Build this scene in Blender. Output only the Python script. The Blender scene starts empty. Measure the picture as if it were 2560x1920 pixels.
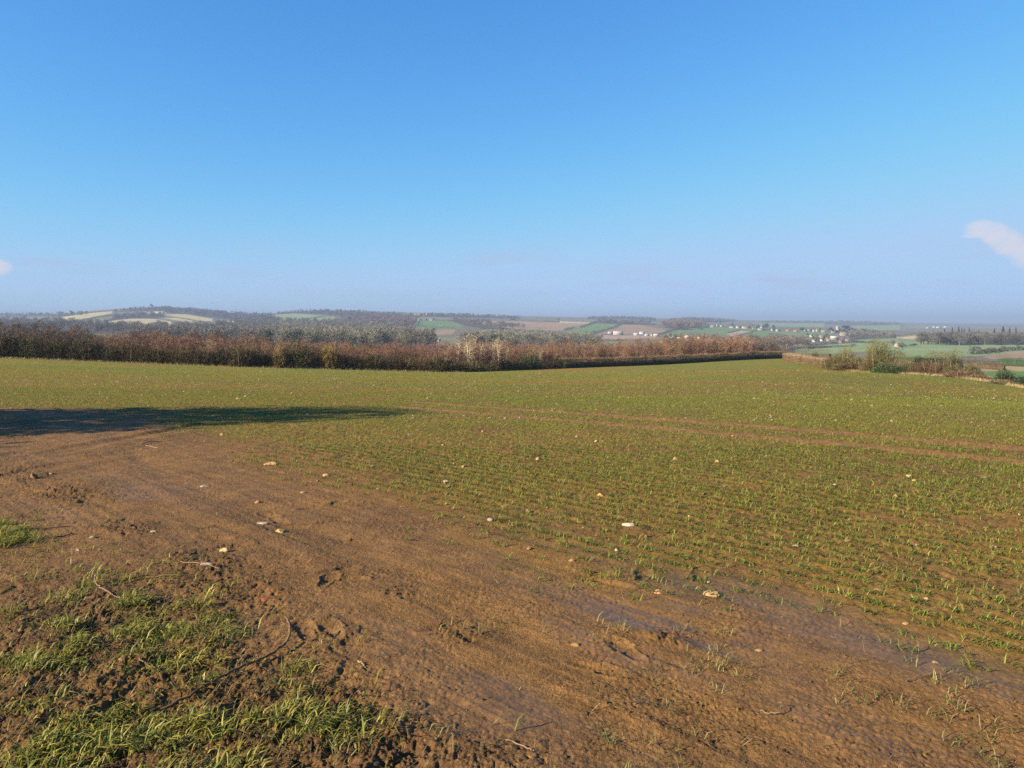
import bpy, math, random
import numpy as np
from mathutils import Matrix, Vector

sc = bpy.context.scene
R = math.radians
rng = np.random.default_rng(7)
random.seed(7)
link = sc.collection.objects.link

# ------------------------------------------------------------------ camera, sky, sun, exposure
F, CX, YH, EYE = 1900.0, 1280.0, 800.0, 1.62      # focal length and eye level, in pixels of the 2560 px wide photograph
cam = bpy.data.cameras.new('camera')
cam.sensor_width = 36.0
cam.lens = 36.0 * F / 2560.0
cam.shift_y = (YH - 960.0) / 2560.0
cam.clip_start, cam.clip_end = 0.05, 60000.0
camo = bpy.data.objects.new('camera', cam); link(camo)
camo.location = (0, 0, EYE); camo.rotation_euler = (R(90), 0, 0)
sc.camera = camo

SUN_EL, SUN_AZ = 23.0, 246.0                       # azimuth clockwise from the view direction (+Y)
world = bpy.data.worlds.new('World'); sc.world = world; world.use_nodes = True
wt = world.node_tree
bg = wt.nodes['Background']
sky = wt.nodes.new('ShaderNodeTexSky')
sky.sky_type = 'NISHITA'; sky.sun_disc = False
sky.sun_elevation = R(SUN_EL); sky.sun_rotation = R(SUN_AZ)
sky.altitude = 0.0; sky.air_density = 1.0; sky.dust_density = 0.0; sky.ozone_density = 6.0
# camera-like colour response of the clear sky, channel by channel
sep = wt.nodes.new('ShaderNodeSeparateColor'); com = wt.nodes.new('ShaderNodeCombineColor')
wt.links.new(sky.outputs[0], sep.inputs[0])
for ch, (mul_, pw, cap, sm) in enumerate(((0.405, 1.22, 1.42, 0.9), (0.700, 0.88, 2.12, 0.9), (1.244, 0.60, 3.10, 0.8))):
    p_ = wt.nodes.new('ShaderNodeMath'); p_.operation = 'POWER'; p_.inputs[1].default_value = pw
    q_ = wt.nodes.new('ShaderNodeMath'); q_.operation = 'MULTIPLY'; q_.inputs[1].default_value = mul_
    c_ = wt.nodes.new('ShaderNodeMath'); c_.operation = 'SMOOTH_MIN'; c_.inputs[1].default_value = cap; c_.inputs[2].default_value = sm
    wt.links.new(sep.outputs[ch], p_.inputs[0]); wt.links.new(p_.outputs[0], q_.inputs[0]); wt.links.new(q_.outputs[0], c_.inputs[0]); wt.links.new(c_.outputs[0], com.inputs[ch])
# thin low cloud streaks above the far hills
wtc = wt.nodes.new('ShaderNodeTexCoord')
wmp = wt.nodes.new('ShaderNodeMapping'); wmp.inputs['Scale'].default_value = (5, 5, 26)
wns = wt.nodes.new('ShaderNodeTexNoise'); wns.inputs['Scale'].default_value = 1.3; wns.inputs['Detail'].default_value = 6
wrp = wt.nodes.new('ShaderNodeMapRange'); wrp.inputs[1].default_value = 0.50; wrp.inputs[2].default_value = 0.78
wsp = wt.nodes.new('ShaderNodeSeparateXYZ')
wb1 = wt.nodes.new('ShaderNodeMapRange'); wb1.inputs[1].default_value = 0.01; wb1.inputs[2].default_value = 0.05
wb2 = wt.nodes.new('ShaderNodeMapRange'); wb2.inputs[1].default_value = 0.11; wb2.inputs[2].default_value = 0.06
wm1 = wt.nodes.new('ShaderNodeMath'); wm1.operation = 'MULTIPLY'
wm2 = wt.nodes.new('ShaderNodeMath'); wm2.operation = 'MULTIPLY'
wm3 = wt.nodes.new('ShaderNodeMath'); wm3.operation = 'MULTIPLY'; wm3.inputs[1].default_value = 0.75
wcm = wt.nodes.new('ShaderNodeMix'); wcm.data_type = 'RGBA'; wcm.inputs[7].default_value = (1.50, 1.74, 2.45, 1)
L = wt.links.new
L(wtc.outputs['Generated'], wmp.inputs[0]); L(wmp.outputs[0], wns.inputs['Vector']); L(wns.outputs[0], wrp.inputs[0])
L(wtc.outputs['Generated'], wsp.inputs[0]); L(wsp.outputs[2], wb1.inputs[0]); L(wsp.outputs[2], wb2.inputs[0])
L(wb1.outputs[0], wm1.inputs[0]); L(wb2.outputs[0], wm1.inputs[1]); L(wm1.outputs[0], wm2.inputs[0]); L(wrp.outputs[0], wm2.inputs[1])
L(wm2.outputs[0], wm3.inputs[0]); L(wm3.outputs[0], wcm.inputs[0]); L(com.outputs[0], wcm.inputs[6])
# two small cumulus clouds low in the sky, placed by direction
def wmath(op, a, b=None, c=None):
    n = wt.nodes.new('ShaderNodeMath'); n.operation = op
    for k, v in enumerate((a, b, c)):
        if v is None: continue
        if isinstance(v, (int, float)): n.inputs[k].default_value = v
        else: L(v, n.inputs[k])
    return n.outputs[0]
wm4 = wt.nodes.new('ShaderNodeMapping'); wm4.inputs['Scale'].default_value = (1, 1, 1.6)
cn = wt.nodes.new('ShaderNodeTexNoise'); cn.inputs['Scale'].default_value = 42; cn.inputs['Detail'].default_value = 7; cn.inputs['Roughness'].default_value = .6
cn2 = wt.nodes.new('ShaderNodeTexNoise'); cn2.inputs['Scale'].default_value = 21; cn2.inputs['Detail'].default_value = 5
L(wtc.outputs['Generated'], wm4.inputs[0]); L(wm4.outputs[0], cn.inputs['Vector']); L(wm4.outputs[0], cn2.inputs['Vector'])
su = wmath('DIVIDE', wsp.outputs[0], wsp.outputs[1]); sv = wmath('DIVIDE', wsp.outputs[2], wsp.outputs[1])
su = wmath('ADD', su, wmath('MULTIPLY', wmath('SUBTRACT', cn.outputs[0], .5), .022)); sv = wmath('ADD', sv, wmath('MULTIPLY', wmath('SUBTRACT', cn2.outputs[0], .5), .020))
tot = None
for x, y, a, b in ((2452, 576, 46, 22), (2490, 588, 44, 30), (2524, 606, 48, 38), (2562, 630, 50, 40), (2610, 640, 60, 42), (-8, 664, 44, 26), (-50, 660, 50, 34)):
    e1 = wmath('POWER', wmath('ABSOLUTE', wmath('DIVIDE', wmath('SUBTRACT', su, (x - CX) / F), a / F)), 2.0)
    e2 = wmath('POWER', wmath('ABSOLUTE', wmath('DIVIDE', wmath('SUBTRACT', sv, (YH - y) / F), b / F)), 2.0)
    r_ = wt.nodes.new('ShaderNodeMapRange'); r_.interpolation_type = 'SMOOTHSTEP'; r_.inputs[1].default_value = 1.25; r_.inputs[2].default_value = .1
    L(wmath('ADD', e1, e2), r_.inputs[0]); tot = r_.outputs[0] if tot is None else wmath('MAXIMUM', tot, r_.outputs[0])
tot = wmath('MULTIPLY', tot, wmath('MULTIPLY', wmath('GREATER_THAN', wsp.outputs[1], 0.0), wmath('MULTIPLY_ADD', cn.outputs[0], .9, .30)))
ccm = wt.nodes.new('ShaderNodeMix'); ccm.data_type = 'RGBA'; ccm.inputs[7].default_value = (2.45, 2.42, 2.72, 1)
L(tot, ccm.inputs[0]); L(wcm.outputs[2], ccm.inputs[6]); L(ccm.outputs[2], bg.inputs[0])
bg.inputs[1].default_value = 0.10

sl = bpy.data.lights.new('sun', 'SUN'); sl.energy = 5.0; sl.angle = R(0.6); sl.color = (1.0, 0.88, 0.68)
so = bpy.data.objects.new('sun', sl); link(so)
SV = Vector((math.sin(R(SUN_AZ)) * math.cos(R(SUN_EL)), math.cos(R(SUN_AZ)) * math.cos(R(SUN_EL)), math.sin(R(SUN_EL))))
so.rotation_euler = SV.to_track_quat('Z', 'Y').to_euler(); so.location = SV * 60

vs = sc.view_settings
vs.view_transform = 'Standard'; vs.look = 'None'; vs.exposure = 1.6; vs.gamma = 1.0; vs.use_curve_mapping = False
cy = sc.cycles
cy.max_bounces = 6; cy.diffuse_bounces = 3; cy.glossy_bounces = 2; cy.transmission_bounces = 3; cy.volume_bounces = 2
cy.transparent_max_bounces = 8; cy.caustics_reflective = False; cy.caustics_refractive = False
cy.use_denoising = False; cy.denoiser = 'OPENIMAGEDENOISE'; cy.denoising_input_passes = 'RGB_ALBEDO_NORMAL'; cy.denoising_prefilter = 'ACCURATE'

# ------------------------------------------------------------------ small helpers
def noise2(x, y, seed=0):
    """smooth value noise, -1..1"""
    ix = np.floor(x).astype(np.int64); iy = np.floor(y).astype(np.int64)
    fx = x - ix; fy = y - iy
    fx = fx * fx * fx * (fx * (fx * 6 - 15) + 10); fy = fy * fy * fy * (fy * (fy * 6 - 15) + 10)
    def h(a, b):
        n = (a * 374761393 + b * 668265263 + seed * 974634777) & 0xffffffff
        n = ((n ^ (n >> 13)) * 1274126177) & 0xffffffff
        n = n ^ (n >> 16)
        return (n & 0xffff) / 32767.5 - 1.0
    a = h(ix, iy); b = h(ix + 1, iy); c = h(ix, iy + 1); d = h(ix + 1, iy + 1)
    return (a + (b - a) * fx) * (1 - fy) + (c + (d - c) * fx) * fy

def fbm(x, y, oct=4, seed=0, gain=0.5):
    s = 0; a = 1.0; t = 0
    for k in range(oct):
        s = s + a * noise2(x * 2.03 ** k + 13.7 * k, y * 2.03 ** k - 7.1 * k, seed + k); t += a; a *= gain
    return s / t

def sstep(a, b, x):
    t = np.clip((x - a) / (b - a), 0, 1)
    return t * t * (3 - 2 * t)

def in_poly(px, py, poly):
    res = np.zeros(px.shape, bool); n = len(poly)
    for i in range(n):
        x1, y1 = poly[i]; x2, y2 = poly[(i + 1) % n]
        if y1 == y2: continue
        c = ((y1 > py) != (y2 > py)) & (px < (x2 - x1) * (py - y1) / (y2 - y1) + x1)
        res ^= c
    return res

def seg_dist(px, py, pts):
    best = np.full(px.shape, 1e9); 
    for (x1, y1), (x2, y2) in zip(pts[:-1], pts[1:]):
        dx, dy = x2 - x1, y2 - y1
        t = np.clip(((px - x1) * dx + (py - y1) * dy) / (dx * dx + dy * dy), 0, 1)
        best = np.minimum(best, np.hypot(px - x1 - t * dx, py - y1 - t * dy))
    return best

def mesh_np(name, V, faces, mats, col=None, midx=None, smooth=False, wet=None):
    """V (n,3); faces: list of int arrays (m,k); col (n,3) vertex tint"""
    V = np.asarray(V, np.float32)
    me = bpy.data.meshes.new(name)
    loops = np.concatenate([f.reshape(-1) for f in faces]).astype(np.int32)
    tot = np.concatenate([np.full(len(f), f.shape[1], np.int32) for f in faces])
    st = np.concatenate([[0], np.cumsum(tot)[:-1]]).astype(np.int32)
    me.vertices.add(len(V)); me.vertices.foreach_set('co', V.reshape(-1))
    me.loops.add(len(loops)); me.loops.foreach_set('vertex_index', loops)
    me.polygons.add(len(tot)); me.polygons.foreach_set('loop_start', st); me.polygons.foreach_set('loop_total', tot)
    if midx is not None: me.polygons.foreach_set('material_index', midx.astype(np.int32))
    if smooth: me.polygons.foreach_set('use_smooth', np.ones(len(tot), bool))
    if col is not None:
        a = me.color_attributes.new('tint', 'FLOAT_COLOR', 'POINT')
        c = np.ones((len(V), 4), np.float32); c[:, :3] = col
        if wet is not None: c[:, 3] = wet
        a.data.foreach_set('color', c.reshape(-1))
    for m in (mats if isinstance(mats, (list, tuple)) else [mats]): me.materials.append(m)
    me.update(calc_edges=True); me.validate()
    return me

def obj(name, me, parent=None, loc=(0, 0, 0), rz=0, scale=None):
    o = bpy.data.objects.new(name, me); link(o)
    o.location = loc; o.rotation_euler = (0, 0, rz)
    if scale is not None: o.scale = scale if hasattr(scale, '__len__') else (scale,) * 3
    if parent is not None: o.parent = parent
    return o

def tag(o, label=None, cat=None, group=None, kind=None):
    if label: o['label'] = label
    if cat: o['category'] = cat
    if group: o['group'] = group
    if kind: o['kind'] = kind
    return o

class Acc:
    """collects pieces into one mesh"""
    def __init__(s): s.V = []; s.F = {}; s.C = []; s.n = 0
    def add(s, V, faces, col=(1, 1, 1)):
        V = np.asarray(V, float); k = len(V)
        for f in faces:
            f = np.asarray(f)
            s.F.setdefault(f.shape[1], []).append(f + s.n)
        s.V.append(V); s.C.append(np.broadcast_to(np.asarray(col, float), (k, 3))); s.n += k
    def mesh(s, name, mats, smooth=False):
        return mesh_np(name, np.concatenate(s.V), [np.concatenate(v) for v in s.F.values()], mats, np.concatenate(s.C), smooth=smooth)

def tube(acc, pts, radii, sides=5, col=(1, 1, 1)):
    pts = np.asarray(pts, float); n = len(pts); V = []
    for i in range(n):
        t = pts[min(i + 1, n - 1)] - pts[max(i - 1, 0)]; t = t / (np.linalg.norm(t) + 1e-9)
        a = np.cross(t, (0.31, 0.9, 0.2)); a /= np.linalg.norm(a) + 1e-9; b = np.cross(t, a)
        for k in range(sides):
            g = 2 * math.pi * k / sides
            V.append(pts[i] + radii[i] * (a * math.cos(g) + b * math.sin(g)))
    Fq = [(i * sides + k, i * sides + (k + 1) % sides, (i + 1) * sides + (k + 1) % sides, (i + 1) * sides + k) for i in range(n - 1) for k in range(sides)]
    acc.add(V, [np.array(Fq)], col)

def spikes(acc, P, D, Ln, W, col):
    """thin triangles from P along D: twigs, seen from any side as slivers"""
    n = len(P); D = D / (np.linalg.norm(D, axis=1, keepdims=True) + 1e-9)
    S = np.cross(D, rng.normal(size=(n, 3))); S /= np.linalg.norm(S, axis=1, keepdims=True) + 1e-9
    Ln = np.broadcast_to(Ln, (n,))[:, None]; W = np.broadcast_to(W, (n,))[:, None]
    V = np.stack([P - S * W / 2, P + S * W / 2, P + D * Ln], 1).reshape(-1, 3)
    col = np.broadcast_to(col, (n, 3))
    acc.add(V, [np.arange(3 * n).reshape(n, 3)], np.repeat(col, 3, 0))

def leaves(acc, P, size, col, up=0.0):
    n = len(P); a = rng.normal(size=(n, 3)); a /= np.linalg.norm(a, axis=1, keepdims=True)
    b = rng.normal(size=(n, 3)) + np.array([0, 0, up]); b = np.cross(a, b); b /= np.linalg.norm(b, axis=1, keepdims=True) + 1e-9
    s = np.broadcast_to(size, (n,))[:, None]
    V = np.stack([P - a * s * .5, P + b * s * .35, P + a * s * .6, P - b * s * .3], 1).reshape(-1, 3)
    acc.add(V, [np.arange(4 * n).reshape(n, 4)], np.repeat(np.broadcast_to(col, (n, 3)), 4, 0))

# ------------------------------------------------------------------ materials
def mat_tint(name, rough=0.8, transl=0.0, objcol=True, spec=0.3, noise=0.0):
    m = bpy.data.materials.new(name); m.use_nodes = True; nt = m.node_tree; b = nt.nodes['Principled BSDF']
    at = nt.nodes.new('ShaderNodeAttribute'); at.attribute_name = 'tint'
    out = at.outputs['Color']
    if objcol:
        oi = nt.nodes.new('ShaderNodeObjectInfo')
        mx = nt.nodes.new('ShaderNodeMix'); mx.data_type = 'RGBA'; mx.blend_type = 'MULTIPLY'; mx.inputs[0].default_value = 1
        nt.links.new(oi.outputs['Color'], mx.inputs[6]); nt.links.new(out, mx.inputs[7]); out = mx.outputs[2]
    if noise:
        tc = nt.nodes.new('ShaderNodeTexCoord'); nz = nt.nodes.new('ShaderNodeTexNoise'); nz.inputs['Scale'].default_value = noise; nz.inputs['Detail'].default_value = 5
        mr = nt.nodes.new('ShaderNodeMapRange'); mr.inputs[3].default_value = 0.6; mr.inputs[4].default_value = 1.3
        m2 = nt.nodes.new('ShaderNodeMix'); m2.data_type = 'RGBA'; m2.blend_type = 'MULTIPLY'; m2.inputs[0].default_value = 1
        nt.links.new(tc.outputs['Object'], nz.inputs['Vector']); nt.links.new(nz.outputs[0], mr.inputs[0])
        nt.links.new(out, m2.inputs[6]); nt.links.new(mr.outputs[0], m2.inputs[7]); out = m2.outputs[2]
    nt.links.new(out, b.inputs['Base Color'])
    b.inputs['Roughness'].default_value = rough; b.inputs['Specular IOR Level'].default_value = spec
    if transl:
        tr = nt.nodes.new('ShaderNodeBsdfTranslucent'); ms = nt.nodes.new('ShaderNodeMixShader'); ms.inputs[0].default_value = transl
        nt.links.new(out, tr.inputs[0]); nt.links.new(b.outputs[0], ms.inputs[1]); nt.links.new(tr.outputs[0], ms.inputs[2])
        nt.links.new(ms.outputs[0], nt.nodes['Material Output'].inputs[0])
    return m

M_blade = mat_tint('grass_blade', 0.5, 0.35, objcol=False, spec=0.2)
M_twig = mat_tint('twig', 0.85, 0.0)
M_bark = mat_tint('bark', 0.9, 0.0, noise=1.5)
M_leaf = mat_tint('leaf', 0.55, 0.2, spec=0.4)
M_stone = mat_tint('limestone', 0.9, 0.0, noise=2.6)
M_stick = mat_tint('stick', 0.8, 0.0, noise=25.0)
M_wall = mat_tint('render_wall', 0.85, noise=0.5)
M_roof = mat_tint('roof_tile', 0.8, noise=0.8)
M_glass = mat_tint('window_glass', 0.2, objcol=True, spec=0.5)

def mat_ground(name, near):
    m = bpy.data.materials.new(name); m.use_nodes = True; nt = m.node_tree; b = nt.nodes['Principled BSDF']; L = nt.links.new
    at = nt.nodes.new('ShaderNodeAttribute'); at.attribute_name = 'tint'
    tc = nt.nodes.new('ShaderNodeNewGeometry')
    def mul(c, f):
        mx = nt.nodes.new('ShaderNodeMix'); mx.data_type = 'RGBA'; mx.blend_type = 'MULTIPLY'; mx.inputs[0].default_value = 1
        L(c, mx.inputs[6]); L(f, mx.inputs[7]); return mx.outputs[2]
    def nz(scale, lo, hi, det=6, vec=None):
        n = nt.nodes.new('ShaderNodeTexNoise'); n.inputs['Scale'].default_value = scale; n.inputs['Detail'].default_value = det; n.inputs['Roughness'].default_value = 0.62
        L(vec or tc.outputs['Position'], n.inputs['Vector'])
        r = nt.nodes.new('ShaderNodeMapRange'); r.inputs[1].default_value = 0.25; r.inputs[2].default_value = 0.75; r.inputs[3].default_value = lo; r.inputs[4].default_value = hi
        L(n.outputs[0], r.inputs[0]); return r.outputs[0], n.outputs[0]
    c = at.outputs['Color']
    if near:
        f1, _ = nz(5.0, 0.70, 1.30); f2, n2 = nz(38.0, 0.62, 1.38)
        c = mul(mul(c, f1), f2)
        rr = nt.nodes.new('ShaderNodeMapRange'); rr.inputs[3].default_value = 0.85; rr.inputs[4].default_value = 0.36
        L(at.outputs['Alpha'], rr.inputs[0]); L(rr.outputs[0], b.inputs['Roughness'])
        bp = nt.nodes.new('ShaderNodeBump'); bp.inputs['Distance'].default_value = 0.02
        _, n3 = nz(85.0, 0, 1, 10); L(n3, bp.inputs['Height'])
        br = nt.nodes.new('ShaderNodeMapRange'); br.inputs[3].default_value = 0.9; br.inputs[4].default_value = 0.06
        L(at.outputs['Alpha'], br.inputs[0]); L(br.outputs[0], bp.inputs['Strength']); L(bp.outputs[0], b.inputs['Normal'])
        sp = nt.nodes.new('ShaderNodeMapRange'); sp.inputs[3].default_value = 0.10; sp.inputs[4].default_value = 0.30; L(at.outputs['Alpha'], sp.inputs[0]); L(sp.outputs[0], b.inputs['Specular IOR Level'])
    else:
        f1, _ = nz(0.02, 0.8, 1.2); f2, _ = nz(0.2, 0.8, 1.2)
        c = mul(mul(c, f1), f2); b.inputs['Roughness'].default_value = 0.95; b.inputs['Specular IOR Level'].default_value = 0.1
    L(c, b.inputs['Base Color'])
    return m
M_near = mat_ground('field_soil', True)
M_far = mat_ground('valley_land', False)

# ------------------------------------------------------------------ terrain: height as a table over (X/Y, log Y)
def _zk(x):   # near profile, metres
    return x
NK = [5, 8, 12, 18, 28, 45, 60, 80, 110, 150, 200, 260]
NT = {  # photo column: ground height at those distances
 -700: [-.02, -.08, -.15, -.3, -.6, -1.2, -1.6, -2.1, -2.7, -5, -9, -15],
 0:    [-.03, -.1, -.2, -.4, -.8, -1.6, -2.2, -2.9, -3.8, -6, -10, -16],
 600:  [-.03, -.1, -.22, -.45, -.9, -1.8, -2.7, -3.7, -5.2, -7.5, -12, -18],
 1150: [-.03, -.1, -.25, -.5, -1.0, -2.1, -2.9, -4.05, -6.1, -8.5, -12, -18],
 1500: [-.03, -.1, -.25, -.5, -1.1, -2.1, -2.85, -3.95, -5.7, -7.6, -10.5, -17],
 1800: [-.03, -.1, -.25, -.5, -1.1, -2.0, -2.45, -3.75, -5.7, -7.2, -8.6, -15],
 2000: [-.03, -.1, -.25, -.5, -1.1, -2.0, -2.4, -3.6, -5.9, -7.0, -8.2, -12],
 2300: [-.03, -.1, -.27, -.55, -1.2, -2.3, -3.0, -4.2, -6.2, -7.4, -9.2, -11.7],
 2560: [-.03, -.12, -.3, -.6, -1.4, -2.8, -4.2, -5.4, -7.06, -9.0, -10.5, -12.8],
 3300: [-.04, -.15, -.4, -.8, -1.8, -3.6, -5.2, -6.8, -8.5, -10.5, -12, -14]}
FK = [400, 600, 800, 1000, 1300, 1700, 2200, 2800, 3400, 4200, 6000, 9000, 16000, 30000]
FT = {  # photo column: photo row of the ground at those distances
 -700: [882, 856, 840, 830, 820, 811, 804, 799, 796, 793, 792, 795, 799, 800.2],
 0:    [880, 855, 838, 828, 818, 808, 800, 795, 791, 786, 782, 787, 797, 800.2],
 130:  [880, 855, 840, 829, 818, 807, 798, 791, 789, 787, 784, 789, 797, 800.2],
 210:  [880, 856, 842, 830, 818, 807, 793, 780, 776, 780, 788, 792, 797, 800.2],
 300:  [880, 856, 843, 832, 821, 810, 796, 780, 770, 774, 786, 792, 797, 800.2],
 400:  [880, 857, 845, 834, 823, 811, 795, 778, 762, 768, 786, 792, 797, 800.2],
 500:  [881, 858, 846, 836, 825, 814, 799, 783, 767, 773, 787, 793, 797, 800.2],
 620:  [883, 862, 849, 838, 827, 815, 803, 793, 791, 790, 793, 795, 798, 800.2],
 690:  [884, 864, 851, 840, 827, 814, 802, 790, 783, 783, 790, 795, 798, 800.2],
 780:  [886, 866, 853, 841, 826, 812, 799, 785, 771, 776, 788, 794, 798, 800.2],
 950:  [888, 868, 855, 842, 828, 813, 799, 786, 777, 780, 788, 794, 798, 800.2],
 1100: [889, 870, 856, 843, 829, 815, 801, 790, 785, 784, 790, 795, 798, 800.2],
 1250: [890, 872, 858, 845, 833, 819, 804, 798, 794, 790, 790, 795, 798, 800.2],
 1450: [891, 874, 862, 851, 841, 824, 808, 802, 798, 795, 794, 797, 799, 800.2],
 1560: [891, 875, 863, 852, 843, 827, 810, 804, 798, 791.5, 793, 797, 799.5, 800.2],
 1740: [892, 877, 865, 855, 846, 832, 815, 810, 799, 793, 797, 800, 800, 800.4],
 1650: [892, 876, 864, 854, 845, 831, 813, 807, 803, 799, 797, 799, 800, 800.3],
 1850: [892, 878, 867, 857, 848, 834, 817, 813, 808, 804, 801, 801, 801, 801],
 1950: [892, 879, 868, 857, 848, 833, 818, 822, 814, 806, 801, 801, 801.5, 802],
 2100: [893, 880, 868, 858, 848, 832, 821, 825, 814, 803, 802, 804, 803, 803],
 2050: [893, 880, 869, 858, 848, 832, 820, 824, 816, 809, 804, 803, 803, 803],
 2300: [886, 875, 862, 856, 845, 838, 829, 824, 820, 814, 808, 807, 807, 806],
 2560: [889, 876, 861, 857, 845, 838, 832, 827, 822, 816, 811, 809, 808, 807],
 3300: [890, 876, 864, 856, 846, 838, 832, 827, 822, 816, 811, 809, 808, 807]}
NU, NL = 420, 460
TU = np.linspace(-2.6, 2.6, NU); LMIN, LMAX = math.log(0.4), math.log(34000)
TL = np.linspace(LMIN, LMAX, NL)
cols = sorted(NT); ucols = np.array([(c - CX) / F for c in cols])
near_r = np.array([np.interp(TL, np.log([1.0] + NK), np.array([0.0] + [z / y for z, y in zip(NT[c], NK)])) for c in cols])
near_tab = np.array([np.interp(TU, ucols, near_r[:, j]) for j in range(NL)])            # (NL, NU)
fc = sorted(FT); fu = np.array([(c - CX) / F for c in fc])
far_r = np.array([np.interp(TL, np.log(FK), [EYE / y - (p - YH) / F for p, y in zip(FT[c], FK)]) for c in fc])
far_tab = np.array([np.interp(TU, fu, far_r[:, j]) for j in range(NL)])
wf = sstep(math.log(262), math.log(395), TL)[:, None]
TAB = near_tab * (1 - wf) + far_tab * wf
def smooth_axis(A, sig, ax):
    k = int(3 * sig) + 1; g = np.exp(-0.5 * (np.arange(-k, k + 1) / sig) ** 2); g /= g.sum()
    P = np.pad(A, [(k, k) if i == ax else (0, 0) for i in range(2)], mode='edge')
    return sum(g[i] * np.take(P, np.arange(i, i + A.shape[ax]), axis=ax) for i in range(2 * k + 1))
TAB = smooth_axis(smooth_axis(TAB, 2.2, 1), 2.2, 0)

def macro(X, Y):
    Yc = np.maximum(Y, 0.5)
    fu_ = np.clip((X / Yc - TU[0]) / (TU[1] - TU[0]), 0, NU - 1.001); fl = np.clip((np.log(Yc) - LMIN) / (TL[1] - TL[0]), 0, NL - 1.001)
    iu = fu_.astype(int); il = fl.astype(int); a = fu_ - iu; b = fl - il
    r = (TAB[il, iu] * (1 - a) + TAB[il, iu + 1] * a) * (1 - b) + (TAB[il + 1, iu] * (1 - a) + TAB[il + 1, iu + 1] * a) * b
    z = r * Yc
    w = sstep(260, 900, Yc)
    return z + w * (fbm(X / 260, Yc / 260, 3, 5) * 3.0) * np.clip(Yc / 1500, 0, 1)

def px_of(X, Y, z):
    return CX + F * X / Y, YH + F * (EYE - z) / Y

def blobs(px, py, L):
    s = 0
    for cx, cyy, rx, ry, a in L:
        s = s + a * np.exp(-(((px - cx) / rx) ** 2 + ((py - cyy) / ry) ** 2))
    return np.clip(s, 0, 1)

GRASS_B = [(120, 1700, 230, 190, .8), (330, 1560, 170, 80, .8), (470, 1600, 90, 55, .7), (20, 1340, 55, 48, 1.0), (480, 1400, 75, 22, .55), (330, 1800, 260, 130, .6),
           (620, 1790, 150, 100, .85), (780, 1880, 120, 75, .9), (560, 1900, 240, 90, .8), (700, 1690, 70, 40, .5), (100, 1880, 220, 120, .5)]
ROUGH_B = [(150, 1750, 330, 250, 1), (520, 1800, 300, 150, 1), (880, 1860, 150, 110, 1), (860, 1740, 70, 70, .6), (170, 1235, 95, 30, .9), (320, 1320, 70, 20, .9),
           (560, 1440, 130, 40, .5), (640, 1500, 120, 50, .45), (1120, 1890, 260, 60, .7), (40, 1180, 70, 40, .6), (330, 1560, 200, 90, .8), (820, 1600, 120, 60, .35), (480, 1400, 90, 30, .6), (1660, 1595, 60, 22, .8), (1150, 1590, 75, 20, .7), (1010, 1480, 60, 18, .5), (1500, 1780, 60, 18, .5)]
EDGE = [(-9.5, 17.0), (-5.8, 12.4), (-3.6, 9.2), (-2.1, 7.4), (-.54, 5.7), (.63, 4.35), (1.6, 3.35), (2.6, 2.3), (4.2, 0.6)]
def crop_side(X, Y):
    """signed distance to the edge of the bare mud, positive in the crop"""
    d = seg_dist(X, Y, EDGE)
    ex = np.interp(Y, [p[1] for p in EDGE[::-1]], [p[0] for p in EDGE[::-1]])
    return np.where((X > ex) | (Y > 17.2), d, -d)
EDGE_X = [-900, 0, 600, 1150, 1500, 1800, 1955, 1966, 2063, 2190, 2300, 2400, 2480, 2560, 3300]
EDGE_Y = [104, 110, 112, 122, 150, 182, 203, 175, 125, 112, 100, 92, 84, 75, 48]
TRAM = [[(-2.6, 18.6), (1.0, 15.2), (6.8, 9.4), (9, 7.2)], [(-2.6, 20.7), (1.6, 16.7), (8.6, 9.9), (11, 7.5)]]
def streak(X, Y, seed, fa=0.5, fp=7.0):
    a = (X - Y) * .7071; p = (X + Y) * .7071
    return fbm(a * fa, p * fp, 3, seed)
def masks(X, Y, z0=None):
    z0 = macro(X, Y) if z0 is None else z0
    px, py = px_of(X, Y, z0)
    near = (Y < 26)
    g = np.where(near, blobs(px, py, GRASS_B), 0); r = np.where(near, blobs(px, py, ROUGH_B), 0)
    s = crop_side(X, Y)
    return px, py, g, r, s
def crop_density(X, Y, px, s):
    n = fbm(X * .55, Y * .55, 3, 31); n2 = fbm(X * 1.9, Y * 1.9, 3, 37)
    d = sstep(-.1, 1.7, s + .5 * n + .3 * n2) 
    t = np.minimum(seg_dist(X, Y, TRAM[0]), seg_dist(X, Y, TRAM[1]))
    d = d * (0.03 + 0.97 * sstep(.17, .42, t + .06 * n2))
    d = d * (1 - .38 * sstep(900, 1900, px) * sstep(22, 45, Y))
    n3 = fbm((X - Y) * .9, (X + Y) * 2.6, 3, 39)
    return np.clip(d * (.98 + .6 * n + .4 * n2 + .9 * n3), 0, 1)
_pr = np.random.default_rng(77)
PRINTS = [(x, y, _pr.uniform(-.9, .9) + (0 if k % 3 else 1.2)) for k, (x, y) in enumerate(zip(_pr.uniform(-2.4, 1.3, 34), _pr.uniform(2.9, 7.2, 34)))]     # boot prints on the track
TREAD = [(.89, 3.19, -.55, .42, .15), (.76, 3.92, -.62, .42, .10), (-.30, 3.95, -.8, .35, .08)]     # x, y, heading, length, width of tyre prints
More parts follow.
